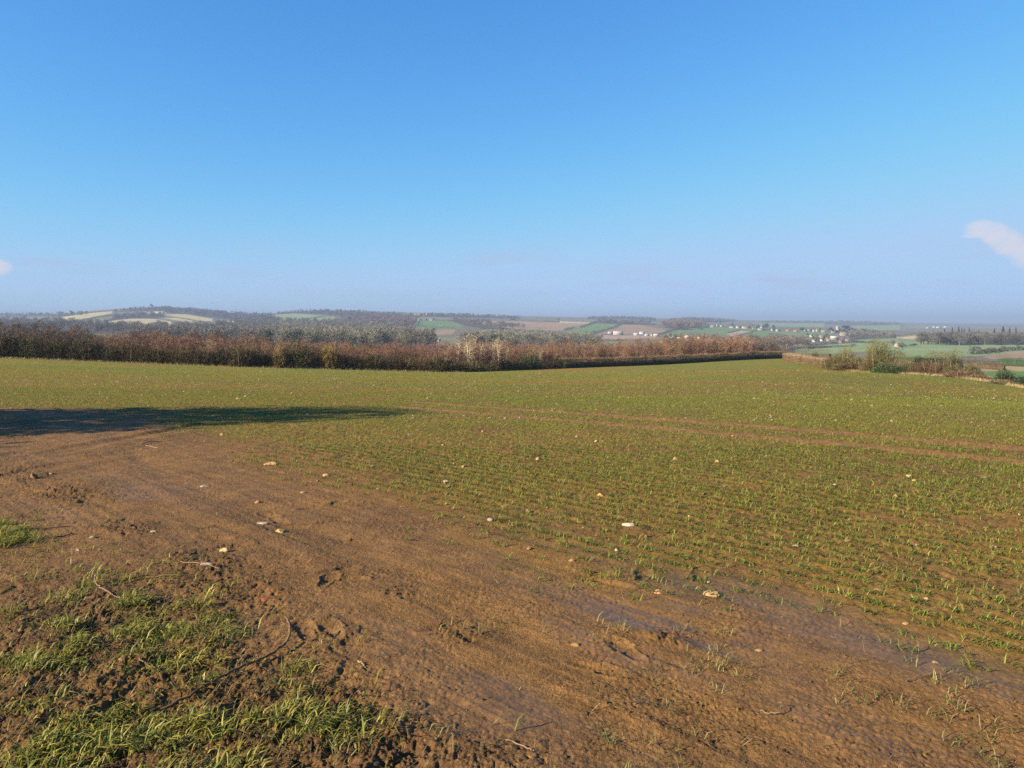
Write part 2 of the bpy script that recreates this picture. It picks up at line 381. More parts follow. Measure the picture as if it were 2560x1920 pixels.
def micro(X, Y, px, py, g, r, s):
    c = sstep(.2, 2.0, s)
    h = .012 * fbm(X * 1.1, Y * 1.1, 3, 1) + .003 * fbm(X * 5, Y * 5, 3, 2)
    h += (1 - c) * (.008 * streak(X, Y, 51, .5, 4.0) + .005 * streak(X, Y, 52, 1.4, 16.0)) * (1 - .7 * r)
    wob = .18 * fbm(X * .7, Y * .7, 2, 55)
    for off, wd, dp in ((-.62, .16, .020), (-.98, .10, -.010), (-2.15, .20, .022), (-2.55, .12, -.012), (-1.55, .10, .008)):
        h -= dp * np.exp(-((s - off + wob) / wd) ** 2) * (1 - .8 * r) * (.55 + .7 * fbm(X * 1.3, Y * 1.3, 3, 56)) * (Y < 14)
    lf = sstep(-4.0, -6.0, X) * sstep(6.5, 8.5, Y)
    h += lf * .035 * fbm((X - .16 * Y) * 5.0, Y * .35, 3, 61) * (1 - c)
    b1 = 1 - 2 * np.abs(noise2(X * 9, Y * 9, 3)); b2 = 1 - 2 * np.abs(noise2(X * 21, Y * 21, 4))
    b3 = noise2(X * 46, Y * 46, 8)
    h += r * .8 * (.030 * fbm(X * 5, Y * 5, 2, 9) + .016 * np.abs(noise2(X * 13, Y * 13, 3)) + .018 * np.abs(noise2(X * 27, Y * 27, 4)) + .012 * np.abs(noise2(X * 55, Y * 55, 8)) + .004 * noise2(X * 110, Y * 110, 15))
    pp = sstep(-.1, .5, fbm(X * 1.6, Y * 1.6, 3, 77))
    h += (1 - r) * (1 - c) * pp * (.004 * np.abs(noise2(X * 34, Y * 34, 11)) + .004 * np.abs(noise2(X * 75, Y * 75, 16)))
    h += (1 - r) * (1 - c) * .0030 * noise2(X * 70, Y * 70, 17) * (.4 + .6 * sstep(-.4, .4, fbm(X * 2.2, Y * 2.2, 2, 18)))
    h += c * (.012 * fbm(X * 8, Y * 8, 3, 12) + .008 * noise2(X * 30, Y * 30, 13)) 
    # dimples (foot and paw prints)
    for sd, fr, dep in ((21, 9.0, .014), (22, 19.0, .014), (23, 34.0, .012)):
        n = noise2(X * fr, Y * fr, sd)
        h -= dep * sstep(.6, .8, n) * (1 - c) * (.10 + .9 * r) 
    for fx, fy, fh in PRINTS:
        a = (X - fx) * math.cos(fh) + (Y - fy) * math.sin(fh); p = -(X - fx) * math.sin(fh) + (Y - fy) * math.cos(fh)
        q = (np.abs(a) / .125) ** 3 + (np.abs(p) / (.042 + .008 * np.sign(a))) ** 3
        h += -.013 * np.exp(-q) + .007 * np.exp(-((q - 2.2) / 1.1) ** 2)
    for tx, ty, hd, ln, wd in TREAD:
        a = (X - tx) * math.cos(hd) + (Y - ty) * math.sin(hd); p = -(X - tx) * math.sin(hd) + (Y - ty) * math.cos(hd)
        m = sstep(ln / 2, ln / 2 - .12, np.abs(a)) * sstep(wd / 2, wd / 2 - .04, np.abs(p))
        lug = np.sin(a * 190 + np.sign(p) * p * 60) * np.sin(p * 150)
        h += m * (.0045 * np.maximum(lug, -.3) + .004)
    return np.where(Y < 30, h, 0) * sstep(34, 20, Y)
def ground_z(X, Y):
    X = np.asarray(X, float); Y = np.asarray(Y, float)
    z0 = macro(X, Y); px, py, g, r, s = masks(X, Y, z0)
    return z0 + micro(X, Y, px, py, g, r, s)
def gz(x, y): return float(ground_z(np.array([x]), np.array([y]))[0])

SOIL = np.array([.156, .080, .026]); SOIL2 = np.array([.112, .059, .025]); OLIVE = np.array([.195, .140, .012]); GREEN = np.array([.110, .140, .014]); RED = np.array([.20, .095, .018])
DRY = np.array([.33, .25, .12]); SCRUB = np.array([.085, .068, .04]); PASTURE = np.array([.10, .16, .045])
FIELD_PATCH = [([(2290, 953), (2420, 958), (2600, 972), (2600, 1000), (2400, 985), (2250, 965)], RED, .7), ([(1330, 926), (1500, 918), (1720, 907), (1700, 913), (1500, 926), (1350, 932)], RED, .75),
               ([(1880, 903), (1960, 899), (1990, 912), (1900, 914)], RED, .55), ([(320, 906), (440, 908), (420, 914), (330, 913)], RED, .6),
               ([(1400, 928), (1700, 908), (1960, 893), (2060, 922), (1900, 920), (1600, 926)], GREEN, .6), ([(2120, 930), (2400, 944), (2560, 968), (2540, 975), (2350, 958), (2100, 938)], GREEN, .5)]
BEYOND_PATCH = [([(2455, 928), (2600, 928), (2600, 943), (2470, 942)], PASTURE, 1), ([(2450, 914), (2540, 916), (2600, 920), (2600, 928), (2450, 928)], DRY, .8), ([(2000, 893), (2068, 893), (2068, 930), (2000, 915)], PASTURE, .8),
                ([(2440, 930), (2470, 942), (2560, 962), (2600, 970), (2600, 955), (2500, 948)], DRY, .7)]
def near_cols(X, Y, px, py, g, r, s):
    c = crop_density(X, Y, px, s)
    n1 = fbm(X * .8, Y * .8, 4, 71)[:, None]
    soil = SOIL * (1 - .5 * sstep(-.1, .6, n1)) + SOIL2 * .5 * sstep(-.1, .6, n1)
    soil = soil * (1 - .24 * r[:, None])
    tr_ = np.minimum(seg_dist(X, Y, TRAM[0]), seg_dist(X, Y, TRAM[1])); soil = soil * (1 + .35 * sstep(.4, .15, tr_))[:, None]
    lod = sstep(10, 60, Y)
    n2 = fbm(X * .05, Y * .11, 4, 72)[:, None]; n3 = fbm(X * .25, Y * .25, 3, 73)[:, None]
    crop = OLIVE + (GREEN - OLIVE) * sstep(-.4, .6, n2 + .35 * n3) + (RED - OLIVE) * .55 * sstep(.1, .7, -n2)
    cover = (c * (.30 + .62 * lod))[:, None]
    col = soil * (1 - cover) + crop * cover
    for poly, pc, w in FIELD_PATCH:
        k = (in_poly(px, py, poly) & (Y > 30)).astype(float)[:, None] * w * (.75 + .5 * n3)
        col = col * (1 - k) + pc * k
    ye = np.interp(px, EDGE_X, EDGE_Y)
    out = sstep(0, 1.2, Y - ye)[:, None]
    sc_ = SCRUB + (DRY - SCRUB) * .25 * sstep(0, .6, n3)
    for poly, pc, w in BEYOND_PATCH:
        k = in_poly(px, py, poly)[:, None] * w
        sc_ = sc_ * (1 - k) + pc * k
    col = col * (1 - out) + sc_ * out
    # wetness
    st = streak(X, Y, 91, .35, 2.6); zone = blobs(px, py, [(2250, 1740, 480, 230, 1), (1250, 1600, 460, 170, .6), (1750, 1560, 320, 150, .85), (250, 1250, 300, 60, .55), (0, 1090, 330, 70, .22), (560, 1560, 110, 40, .5), (1500, 1800, 500, 150, .6)])
    wet = sstep(-.42, .22, st + .25 * fbm(X * 3, Y * 3, 3, 92)) * zone * (1 - .8 * r) * np.where(Y < 26, 1, 0) * sstep(3.5, .5, s) * .85
    col = col * (1 - .30 * wet[:, None]) 
    return col, np.clip(wet + .12 * np.where(Y < 20, 1, 0) * (1 - sstep(0, 1, s)), 0, 1)

def grid_mesh(name, us, ys, zf, mat, cf):
    U, Yg = np.meshgrid(us, ys); Yv = Yg.ravel(); X = (U.ravel() * Yv)
    z = zf(X, Yv); col, wet = cf(X, Yv)
    nu, ny = len(us), len(ys)
    i = np.arange((ny - 1) * nu).reshape(ny - 1, nu)[:, :-1].ravel()
    Fq = np.stack([i, i + 1, i + nu + 1, i + nu], 1)
    return mesh_np(name, np.stack([X, Yv, z], 1), [Fq], mat, col, smooth=True, wet=wet)

us_n = np.concatenate([np.linspace(-2.4, -.80, 40, endpoint=False), np.linspace(-.80, .80, 1250), np.linspace(.80, 2.4, 41)[1:]])
ys_n = np.concatenate([[.5, .9, 1.3, 1.7, 2.0], F * EYE / np.linspace(F * EYE / 2.2, F * EYE / 12.0, 640), np.geomspace(12.0, 30, 150)[1:], np.geomspace(30, 262, 190)[1:]])
def cf_near(X, Y):
    px, py, g, r, s = masks(X, Y); return near_cols(X, Y, px, py, g, r, s)
tag(obj('field_ground', grid_mesh('field_ground', us_n, ys_n, ground_z, M_near, cf_near)), kind='structure')
# the part of the field beside and behind the viewpoint
bx, by = np.meshgrid(np.linspace(-70, 70, 90), np.concatenate([np.linspace(-60, 0, 30), np.linspace(.2, .52, 3)]))
bX, bY = bx.ravel(), by.ravel(); nb = 90
bi = np.arange((33 - 1) * nb).reshape(32, nb)[:, :-1].ravel()
bz = -.02 + .03 * fbm(bX * .3, bY * .3, 3, 6)
tag(obj('field_entrance_ground', mesh_np('field_entrance_ground', np.stack([bX, bY, bz], 1), [np.stack([bi, bi + 1, bi + nb + 1, bi + nb], 1)], M_near,
    SOIL + (GREEN - SOIL) * sstep(0, .5, fbm(bX * .2, bY * .2, 3, 8))[:, None], smooth=True, wet=np.zeros(len(bX)))), kind='structure')

# --- far country
TAN = np.array([.36, .30, .15]); PALE = np.array([.42, .36, .22]); BROWN = np.array([.24, .165, .11]); FG = np.array([.115, .165, .07]); FG2 = np.array([.165, .205, .095]); WOOD = np.array([.085, .075, .055]); GREY = np.array([.17, .165, .10])
FAR_PATCH = [
 ([(145, 794), (190, 787), (240, 781), (279, 778), (279, 783), (235, 792), (200, 801), (155, 803)], TAN), ([(272, 803), (330, 796), (385, 797), (425, 803), (432, 810), (350, 815), (270, 812)], TAN),
 ([(357, 779), (408, 779), (405, 783), (360, 783)], PALE), ([(415, 785), (465, 786), (530, 797), (530, 806), (470, 799), (415, 791)], TAN), ([(395, 794), (450, 795), (530, 809), (500, 811), (440, 801)], TAN),
 ([(545, 800), (600, 804), (600, 807), (545, 803)], PALE), ([(200, 803), (240, 797), (262, 797), (240, 806)], GREY),
 ([(670, 787), (735, 784), (800, 789), (832, 790), (832, 797), (760, 802), (690, 799)], FG2), ([(760, 801), (835, 791), (842, 798), (830, 803), (770, 806)], FG2),
 ([(685, 807), (730, 810), (815, 820), (815, 824), (770, 821), (715, 812)], PALE), ([(770, 817), (815, 822), (815, 830), (785, 828)], FG2), ([(860, 804), (945, 804), (940, 809), (905, 813), (880, 812)], TAN),
 ([(1048, 801), (1110, 801), (1152, 812), (1150, 822), (1095, 822), (1030, 816), (1040, 807)], FG), ([(1010, 826), (1045, 819), (1080, 821), (1086, 828), (1058, 836), (1000, 834)], FG),
 ([(1090, 824), (1140, 824), (1130, 835), (1070, 839)], BROWN), ([(1200, 801), (1290, 803), (1400, 806), (1482, 807), (1450, 820), (1405, 827), (1330, 826), (1250, 818), (1205, 810)], BROWN), ([(1398, 803), (1482, 806), (1482, 809), (1400, 807)], PALE),
 ([(1488, 808), (1560, 812), (1480, 835), (1420, 834), (1413, 827), (1450, 821)], FG), ([(1560, 812), (1600, 812), (1668, 826), (1650, 836), (1600, 837), (1490, 834)], BROWN),
 ([(1650, 840), (1700, 824), (1760, 817), (1905, 820), (1890, 831), (1850, 842), (1780, 844), (1700, 847)], FG), ([(1818, 834), (1850, 826), (1880, 828), (1865, 837), (1835, 845)], BROWN + .06),
 ([(1845, 848), (1882, 829), (1920, 825), (2020, 828), (2085, 833), (2065, 841), (2000, 851), (1920, 852), (1870, 856)], FG),
 ([(1240, 824), (1290, 823), (1360, 834), (1430, 843), (1500, 852), (1600, 858), (1680, 862), (1600, 870), (1400, 862), (1260, 840)], FG2 * .9), ([(1205, 826), (1255, 824), (1262, 834), (1200, 834)], GREY + .05),
 ([(1990, 874), (2070, 862), (2140, 856), (2180, 849), (2245, 844), (2245, 872), (2100, 884), (1990, 890)], FG2), ([(2120, 853), (2180, 846), (2292, 851), (2385, 861), (2600, 861), (2600, 880), (2450, 890), (2230, 895)], FG2),
 ([(2455, 892), (2520, 882), (2600, 877), (2600, 896), (2480, 898)], BROWN), ([(2240, 841), (2290, 836), (2305, 838), (2290, 849), (2240, 847)], TAN),
 ([(1480, 838), (1640, 838), (1640, 850), (1480, 850)], BROWN + .04), ([(2130, 815), (2250, 812), (2250, 825), (2130, 828)], FG2), ([(1900, 806), (2060, 808), (2060, 818), (1900, 816)], FG2)]
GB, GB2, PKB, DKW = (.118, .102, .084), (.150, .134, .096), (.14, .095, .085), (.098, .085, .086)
ZONES = [
 ([(1470, 794), (1560, 792), (1640, 798), (1640, 802), (1560, 797), (1470, 798)], 170, (9, 12), DKW, 'hazy wood along the skyline behind the farm'),
 ([(1676, 800), (1740, 794), (1800, 797), (1845, 803), (1800, 806), (1690, 805)], 220, (9, 12), DKW, 'hazy wooded hilltop behind the pinkish copse'),
 ([(1900, 806), (2000, 803), (2095, 803), (2250, 808), (2250, 811), (2095, 806), (1900, 809)], 150, (9, 12), DKW, 'thin hazy tree line on the skyline over the church'),
 ([(1060, 787), (1180, 788), (1300, 793), (1300, 797), (1060, 791)], 140, (9, 12), DKW, 'hazy skyline wood past the ridge village'),  # polygon, count, heights, colour, label of the wood
 ([(-120, 800), (60, 798), (140, 802), (220, 808), (330, 818), (330, 835), (-120, 828)], 260, (9, 14), GB, 'grey-brown bare woodland round the white houses at the dark end of the valley'),
 ([(330, 818), (430, 815), (560, 812), (700, 815), (700, 870), (330, 860)], 420, (9, 14), GB, 'bare rounded trees filling the valley below the tan fields'),
 ([(700, 815), (780, 826), (830, 830), (960, 826), (1010, 838), (1080, 872), (700, 872)], 420, (10, 15), GB2, 'pale grey bare trees on the valley floor behind the rusty wood'),
 ([(280, 781), (330, 773), (400, 768), (470, 772), (560, 781), (680, 786), (690, 800), (620, 803), (540, 796), (470, 785), (420, 784), (410, 778), (355, 778)], 420, (8, 11), DKW, 'purple-grey wood over the crown of the tallest hill'),
 ([(290, 790), (350, 785), (410, 786), (412, 796), (330, 796), (280, 800)], 90, (8, 11), DKW, 'dark wood strip between the tan fields of the hill'),
 ([(680, 785), (720, 780), (790, 776), (880, 778), (960, 783), (1060, 789), (1040, 797), (960, 799), (850, 790), (740, 783), (690, 787)], 240, (8, 11), DKW, 'bare woods along the long middle ridge'),
 ([(560, 802), (680, 800), (760, 803), (860, 803), (870, 813), (1000, 812), (1030, 818), (1000, 828), (900, 828), (810, 822), (700, 812), (560, 812)], 330, (9, 12), GB, 'broken grey woodland on the slope under the ridge'),
 ([(850, 797), (930, 792), (1000, 793), (1045, 800), (1035, 814), (950, 803), (860, 803)], 110, (10, 13), PKB, 'brown wood beside the ridge village'),
 ([(1120, 799), (1210, 803), (1320, 824), (1240, 824), (1160, 815)], 90, (9, 13), GB, 'bare trees at the corner of the ploughed field'),
 ([(1150, 845), (1290, 838), (1440, 852), (1500, 862), (1400, 874), (1150, 872)], 150, (9, 13), GB2, 'pale grey bare trees in the hollow behind the tall pale trees'),
 ([(1880, 862), (1950, 852), (2010, 855), (2030, 872), (1900, 884)], 70, (9, 13), GB, 'bare trees below the village green slope'),
 ([(2125, 832), (2240, 838), (2240, 847), (2180, 846), (2130, 850)], 70, (9, 12), GB, 'grey trees beyond the church'),
 ([(1655, 817), (1700, 811), (1760, 814), (1752, 820), (1690, 826)], 70, (14, 20), PKB, 'pinkish brown copse on the hill above the farm'),
 ([(2292, 863), (2310, 853), (2400, 850), (2640, 848), (2640, 862), (2400, 864)], 300, (8, 14), (.082, .076, .066), 'long grey wood along the top of the pale green field'),
 ([(1480, 803), (1560, 804), (1640, 809), (1640, 812), (1560, 811), (1490, 807)], 60, (9, 12), DKW, 'thin dark wood on the skyline behind the green strip'),
 ([(1950, 806), (2120, 808), (2260, 812), (2260, 815), (2120, 812), (1950, 809)], 60, (9, 12), DKW, 'hazy skyline trees past the church'),
 ([(0, 783), (120, 783), (220, 785), (220, 790), (0, 792)], 60, (10, 14), DKW, 'hazy blue wood on the far skyline beside the tallest hill')]
def far_z(X, Y): return macro(X, Y)
def cf_far(X, Y):
    z = macro(X, Y); px, py = px_of(X, Y, z)
    n = fbm(X / 300, Y / 300, 4, 81)[:, None]; n2 = fbm(X / 1100, Y / 700, 2, 82)[:, None]
    col = WOOD * 1.5 + (GREY - WOOD * 1.5) * sstep(-.1, .6, n) + (FG2 - WOOD) * .25 * sstep(.2, .7, n2)
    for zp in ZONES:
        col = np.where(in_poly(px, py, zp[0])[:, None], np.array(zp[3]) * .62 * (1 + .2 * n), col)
    for poly, pc in FAR_PATCH:
        k = in_poly(px, py, poly)[:, None]
        col = np.where(k, pc * (1 + .12 * n), col)
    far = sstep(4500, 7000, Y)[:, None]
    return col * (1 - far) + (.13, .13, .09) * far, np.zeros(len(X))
us_f = np.concatenate([np.linspace(-2.4, -.8, 90, endpoint=False), np.linspace(-.8, .8, 1150), np.linspace(.8, 2.4, 91)[1:]])
ys_f = np.concatenate([np.geomspace(262, 4500, 430), np.geomspace(4500, 32000, 70)[1:]])
tag(obj('hills', grid_mesh('hills', us_f, ys_f, far_z, M_far, cf_far)), kind='structure')

# photo row -> distance, along one column of the far country (first surface met from the front)
_SY = np.geomspace(262, 12000, 2600)
def y_at(x, y):
    u = (x - CX) / F; z = macro(u * _SY, _SY); p = YH + F * (EYE - z) / _SY
    i = np.argmax(p <= y)
    if p[i] > y: i = int(np.argmin(p))
    return float(_SY[max(i, 1)])
def at_far(x, y, dz=0.0):
    Y = y_at(x, y); X = (x - CX) / F * Y
    return X, Y, float(macro(np.array([X]), np.array([Y]))[0]) + dz
def at_near(x, Y):
    X = (x - CX) / F * Y
    return X, Y, float(macro(np.array([X]), np.array([Y]))[0])
def near_from_px(x, y):
    Ys = np.geomspace(2.2, 200, 1500); X = (x - CX) / F * Ys
    p = YH + F * (EYE - macro(X, Ys)) / Ys
    i = np.argmax(p <= y); Y = float(Ys[i]); return (x - CX) / F * Y, Y

# ------------------------------------------------------------------ crop seedlings, grass, straw
def blades(name, P, Ln, W, az, lean, col, mat, simple=False):
    n = len(P); d = np.stack([np.cos(az), np.sin(az), np.zeros(n)], 1); a2 = az + math.pi / 2 + rng.normal(0, .6, n)
    s = np.stack([np.cos(a2), np.sin(a2), np.zeros(n)], 1) * (W / 2)[:, None]; up = np.array([0, 0, 1.0])
    tip = P + d * (Ln * np.sin(lean))[:, None] + up * (Ln * np.cos(lean))[:, None]
    if simple:
        V = np.stack([P - s, P + s, tip], 1).reshape(-1, 3)
        return mesh_np(name, V, [np.arange(3 * n).reshape(n, 3)], mat, np.repeat(col, 3, 0))
    mid = P + d * (Ln * .55 * np.sin(lean * .55))[:, None] + up * (Ln * .55 * np.cos(lean * .55))[:, None]
    V = np.stack([P - s * .8, P + s * .8, mid - s, mid + s, tip], 1).reshape(-1, 3)
    b = 5 * np.arange(n)
    return mesh_np(name, V, [np.stack([b, b + 1, b + 3, b + 2], 1), np.stack([b + 2, b + 3, b + 4], 1)], mat, np.repeat(col, 5, 0))

def blade_cols(n, yellow, base=(.088, .142, .021), yel=(.33, .26, .048)):
    t = np.clip(rng.beta(1.4, 3.0, n) * yellow * 2, 0, 1)[:, None]
    c = np.array(base) * (1 - t) + np.array(yel) * t
    return c * rng.uniform(.7, 1.35, (n, 1))

def tufts(y0, y1, row, step, nb, ln, wd, pmul, simple, yellow, sink=.004):
    # drilled rows run away to the upper left of the view (along (1,-1))
    half = .78
    A = np.arange(-70 / 1.414 * 2, 110, step); 
    pr = np.arange((y0 - half * y1) / 1.414 - 4, (y1 + half * y1) / 1.414 + 4, row)
    a, p = np.meshgrid(np.arange(-(y1 * 1.3) - 3, y1 * 1.3 + 3, step), pr)
    a = a.ravel() + rng.normal(0, step * .5, a.size); p = p.ravel() + rng.normal(0, .016 if not simple else row * .25, p.size)
    X = (a + p) * .7071; Y = (p - a) * .7071
    k = (Y > y0) & (Y < y1) & (np.abs(X) < half * Y + 2.6); X, Y = X[k], Y[k]
    z0 = macro(X, Y); px, py, g, r, s = masks(X, Y, z0)
    d = crop_density(X, Y, px, s) * (Y < np.interp(px, EDGE_X, EDGE_Y) - 1.0)
    k = rng.random(len(X)) < d * pmul; X, Y, s = X[k], Y[k], s[k]
    X = np.repeat(X, nb); Y = np.repeat(Y, nb); n = len(X)
    al = rng.normal(0, .032, n) * .7071; X = X + al + rng.normal(0, .009 if not simple else .02, n); Y = Y - al + rng.normal(0, .009 if not simple else .02, n)
    P = np.stack([X, Y, ground_z(X, Y) - sink], 1)
    patch = .75 + .5 * (fbm(X * .7, Y * .7, 2, 41) * .5 + .5)
    return P, rng.uniform(.6, 1.25, n) * ln * patch, rng.uniform(.7, 1.2, n) * wd, rng.uniform(0, 6.283, n), np.clip(rng.normal(1.15, .25, n), .55, 1.5), blade_cols(n, yellow), simple
def crop_obj(name, parts):
    pass
P = tufts(2.4, 11, .18, .05, 9, .068, .0060, 1.0, False, .42)
tag(obj('crop_seedlings', blades('crop_seedlings', *P[:6], M_blade, P[6])), 'short green cereal seedlings in drilled rows on the brown soil', 'crop', kind='stuff')
P = tufts(11, 27, .18, .026, 7, .055, .0085, 1.0, True, .55)
tag(obj('crop_seedlings', blades('crop_seedlings', *P[:6], M_blade, P[6])), 'green seedlings thickening across the middle of the field', 'crop', kind='stuff')
P = tufts(27, 75, .22, .13, 3, .075, .022, .9, True, .62)
tag(obj('crop_seedlings', blades('crop_seedlings', *P[:6], M_blade, P[6])), 'thin olive crop cover on the far half of the field', 'crop', kind='stuff')
P = tufts(75, 205, .9, .5, 2, .12, .06, .9, True, .65)
tag(obj('crop_seedlings', blades('crop_seedlings', *P[:6], M_blade, P[6])), 'smooth green crop cover running up to the hedges', 'crop', kind='stuff')

# rough grass in the near corner
N = 110000
X = rng.uniform(-4.3, .4, N * 3); Y = rng.uniform(2.3, 8.5, N * 3)
px, py, g, r, s = masks(X, Y)
cl = sstep(-.15, .5, fbm(X * 5, Y * 5, 3, 44) + .35 * fbm(X * 1.4, Y * 1.4, 2, 45))
k = rng.random(len(X)) < g * (.06 + .94 * cl) * .58; X, Y, cl = X[k], Y[k], cl[k]
n = len(X); P = np.stack([X, Y, ground_z(X, Y) - .006], 1)
ln = rng.uniform(.5, 1.3, n) * (.040 + .050 * cl); flow = .9 * fbm(X * 1.2, Y * 1.2, 2, 46) * 3 + rng.normal(0, 1.5, n)
tag(obj('rough_grass', blades('rough_grass', P, ln, rng.uniform(.0042, .0078, n), flow, np.abs(rng.normal(1.15, .33, n)), blade_cols(n, .7, (.088, .122, .018), (.33, .26, .052)), M_blade)),
    'tousled yellow-green tufts of rough grass on the poached mud corner', 'grass', kind='stuff')
N = 60000
X = rng.uniform(-4.3, .6, N * 2); Y = rng.uniform(2.3, 8.5, N * 2)
px, py, g, r, s = masks(X, Y); k = rng.random(len(X)) < np.clip(g * .5 + r * .16, 0, 1) * (.3 + .7 * sstep(-.3, .4, fbm(X * 4, Y * 4, 3, 48))) * .8; X, Y = X[k], Y[k]; n = len(X)
tag(obj('dead_grass', blades('dead_grass', np.stack([X, Y, ground_z(X, Y) - .002], 1), rng.uniform(.025, .085, n), rng.uniform(.0025, .005, n), rng.uniform(0, 6.28, n), np.abs(rng.normal(1.3, .25, n)), np.array([.17, .115, .045]) * rng.uniform(.35, 1.5, (n, 1)), M_blade)),
    'matted brown dead grass pressed into the poached mud', 'dead grass', kind='stuff')
# stray grass on the bare mud edge
X = rng.uniform(-1.0, 2.6, 600); Y = rng.uniform(2.4, 4.2, 600); k = fbm(X * 4, Y * 4, 2, 47) > .30; X, Y = np.repeat(X[k], 7), np.repeat(Y[k], 7); n = len(X)
X = X + rng.normal(0, .02, n); Y = Y + rng.normal(0, .02, n)
tag(obj('stray_grass', blades('stray_grass', np.stack([X, Y, ground_z(X, Y) - .004], 1), rng.uniform(.03, .08, n), rng.uniform(.003, .004, n), rng.uniform(0, 6.28, n), np.abs(rng.normal(1.0, .35, n)), blade_cols(n, .9, (.10, .14, .03), (.28, .21, .08)), M_blade)),
    'sparse flattened grass wisps on the trampled brown mud', 'grass', kind='stuff')
# straw and dead stalks
N = 9000
X = rng.uniform(-7, 5, N); Y = 2.4 + 11 * rng.random(N) ** 1.6
px, py, g, r, s = masks(X, Y)
k = rng.random(N) < np.clip(.12 + .8 * g + .4 * r + .12 * (s < .5), 0, 1); X, Y = X[k], Y[k]; n = len(X)
tag(obj('straw', blades('straw', np.stack([X, Y, ground_z(X, Y) + .002], 1), rng.uniform(.02, .13, n) , rng.uniform(.002, .0045, n), rng.uniform(0, 6.28, n), rng.uniform(1.35, 1.58, n), np.array([.30, .22, .11]) * rng.uniform(.35, 1.3, (n, 1)), M_blade)),
    'broken tan straw and dead stalks scattered over the mud', 'straw', kind='stuff')
# mud crumbs
N = 70000
X = rng.uniform(-6.5, 3, N * 2); Y = 2.4 + 10 * rng.random(N * 2) ** 1.5
px, py, g, r, s = masks(X, Y); k = rng.random(len(X)) < np.clip(.20 + .8 * r + .45 * (fbm(X * 1.6, Y * 1.6, 3, 77) > .25), 0, 1) * .5; X, Y = X[k], Y[k]; n = len(X)
oc = np.array([[1, 0, 0], [-.9, .2, 0], [0, 1, .1], [.1, -1, 0], [.1, .1, .8]]); of = np.array([[0, 2, 4], [2, 1, 4], [1, 3, 4], [3, 0, 4]])
sz = (.0025 + .009 * rng.random(n) ** 2.2)[:, None, None]; th = rng.uniform(0, 6.28, n); rot = np.stack([np.stack([np.cos(th), -np.sin(th), 0 * th], 1), np.stack([np.sin(th), np.cos(th), 0 * th], 1), np.stack([0 * th, 0 * th, 1 + 0 * th], 1)], 1)
V = np.einsum('nij,kj->nki', rot, oc) * sz * rng.uniform(.6, 1.4, (n, 5, 1)) + np.stack([X, Y, ground_z(X, Y) - .002], 1)[:, None, :]
Fc = (of[None] + 5 * np.arange(n)[:, None, None]).reshape(-1, 3)
tag(obj('mud_crumbs', mesh_np('mud_crumbs', V.reshape(-1, 3), [Fc], M_near, np.repeat(SOIL * rng.uniform(.45, 1.2, (n, 1)), 5, 0), smooth=False, wet=np.zeros(n * 5))), 'small crumbs of brown mud kicked up by boots and hooves', 'mud', kind='stuff')

# ------------------------------------------------------------------ stones
def ico(sub=2):
    t = (1 + 5 ** .5) / 2
    V = [(-1, t, 0), (1, t, 0), (-1, -t, 0), (1, -t, 0), (0, -1, t), (0, 1, t), (0, -1, -t), (0, 1, -t), (t, 0, -1), (t, 0, 1), (-t, 0, -1), (-t, 0, 1)]
    V = [np.array(v, float) / np.linalg.norm(v) for v in V]
    Fs = [(0, 11, 5), (0, 5, 1), (0, 1, 7), (0, 7, 10), (0, 10, 11), (1, 5, 9), (5, 11, 4), (11, 10, 2), (10, 7, 6), (7, 1, 8), (3, 9, 4), (3, 4, 2), (3, 2, 6), (3, 6, 8), (3, 8, 9), (4, 9, 5), (2, 4, 11), (6, 2, 10), (8, 6, 7), (9, 8, 1)]
    for _ in range(sub):
        mid = {}; G = []
        def m(a, b):
            k = (min(a, b), max(a, b))
            if k not in mid: v = V[a] + V[b]; V.append(v / np.linalg.norm(v)); mid[k] = len(V) - 1
            return mid[k]
        for a, b, c in Fs:
            ab, bc, ca = m(a, b), m(b, c), m(c, a); G += [(a, ab, ca), (b, bc, ab), (c, ca, bc), (ab, bc, ca)]
        Fs = G
    return np.array(V), np.array(Fs)
ICO2, ICO2F = ico(2); ICO3, ICO3F = ico(3)
def stone_mesh(seed, sub3=False):
    V, Fs = (ICO3, ICO3F) if sub3 else (ICO2, ICO2F)
    rg = np.random.default_rng(seed); V = V.copy()
    for _ in range(9):                                   # chip flat facets off
        d = rg.normal(size=3); d /= np.linalg.norm(d); o = rg.uniform(.55, .85)
        t = V @ d; V -= np.maximum(t - o, 0)[:, None] * d
    V *= (1 + .08 * fbm(V[:, 0] * 3 + seed, V[:, 1] * 3 + V[:, 2] * 2, 3, seed))[:, None]
    return mesh_np('stone', V, [Fs], M_stone, 1 + .15 * fbm(V[:, 0] * 2, V[:, 2] * 2 + V[:, 1], 2, seed + 3)[:, None] * np.ones(3))
ST = [stone_mesh(100 + i, True) for i in range(7)]
CREAM, OCH, GREYW, PINK, WHITE = (.46, .36, .21), (.36, .24, .10), (.38, .34, .28), (.36, .24, .14), (.55, .50, .42)
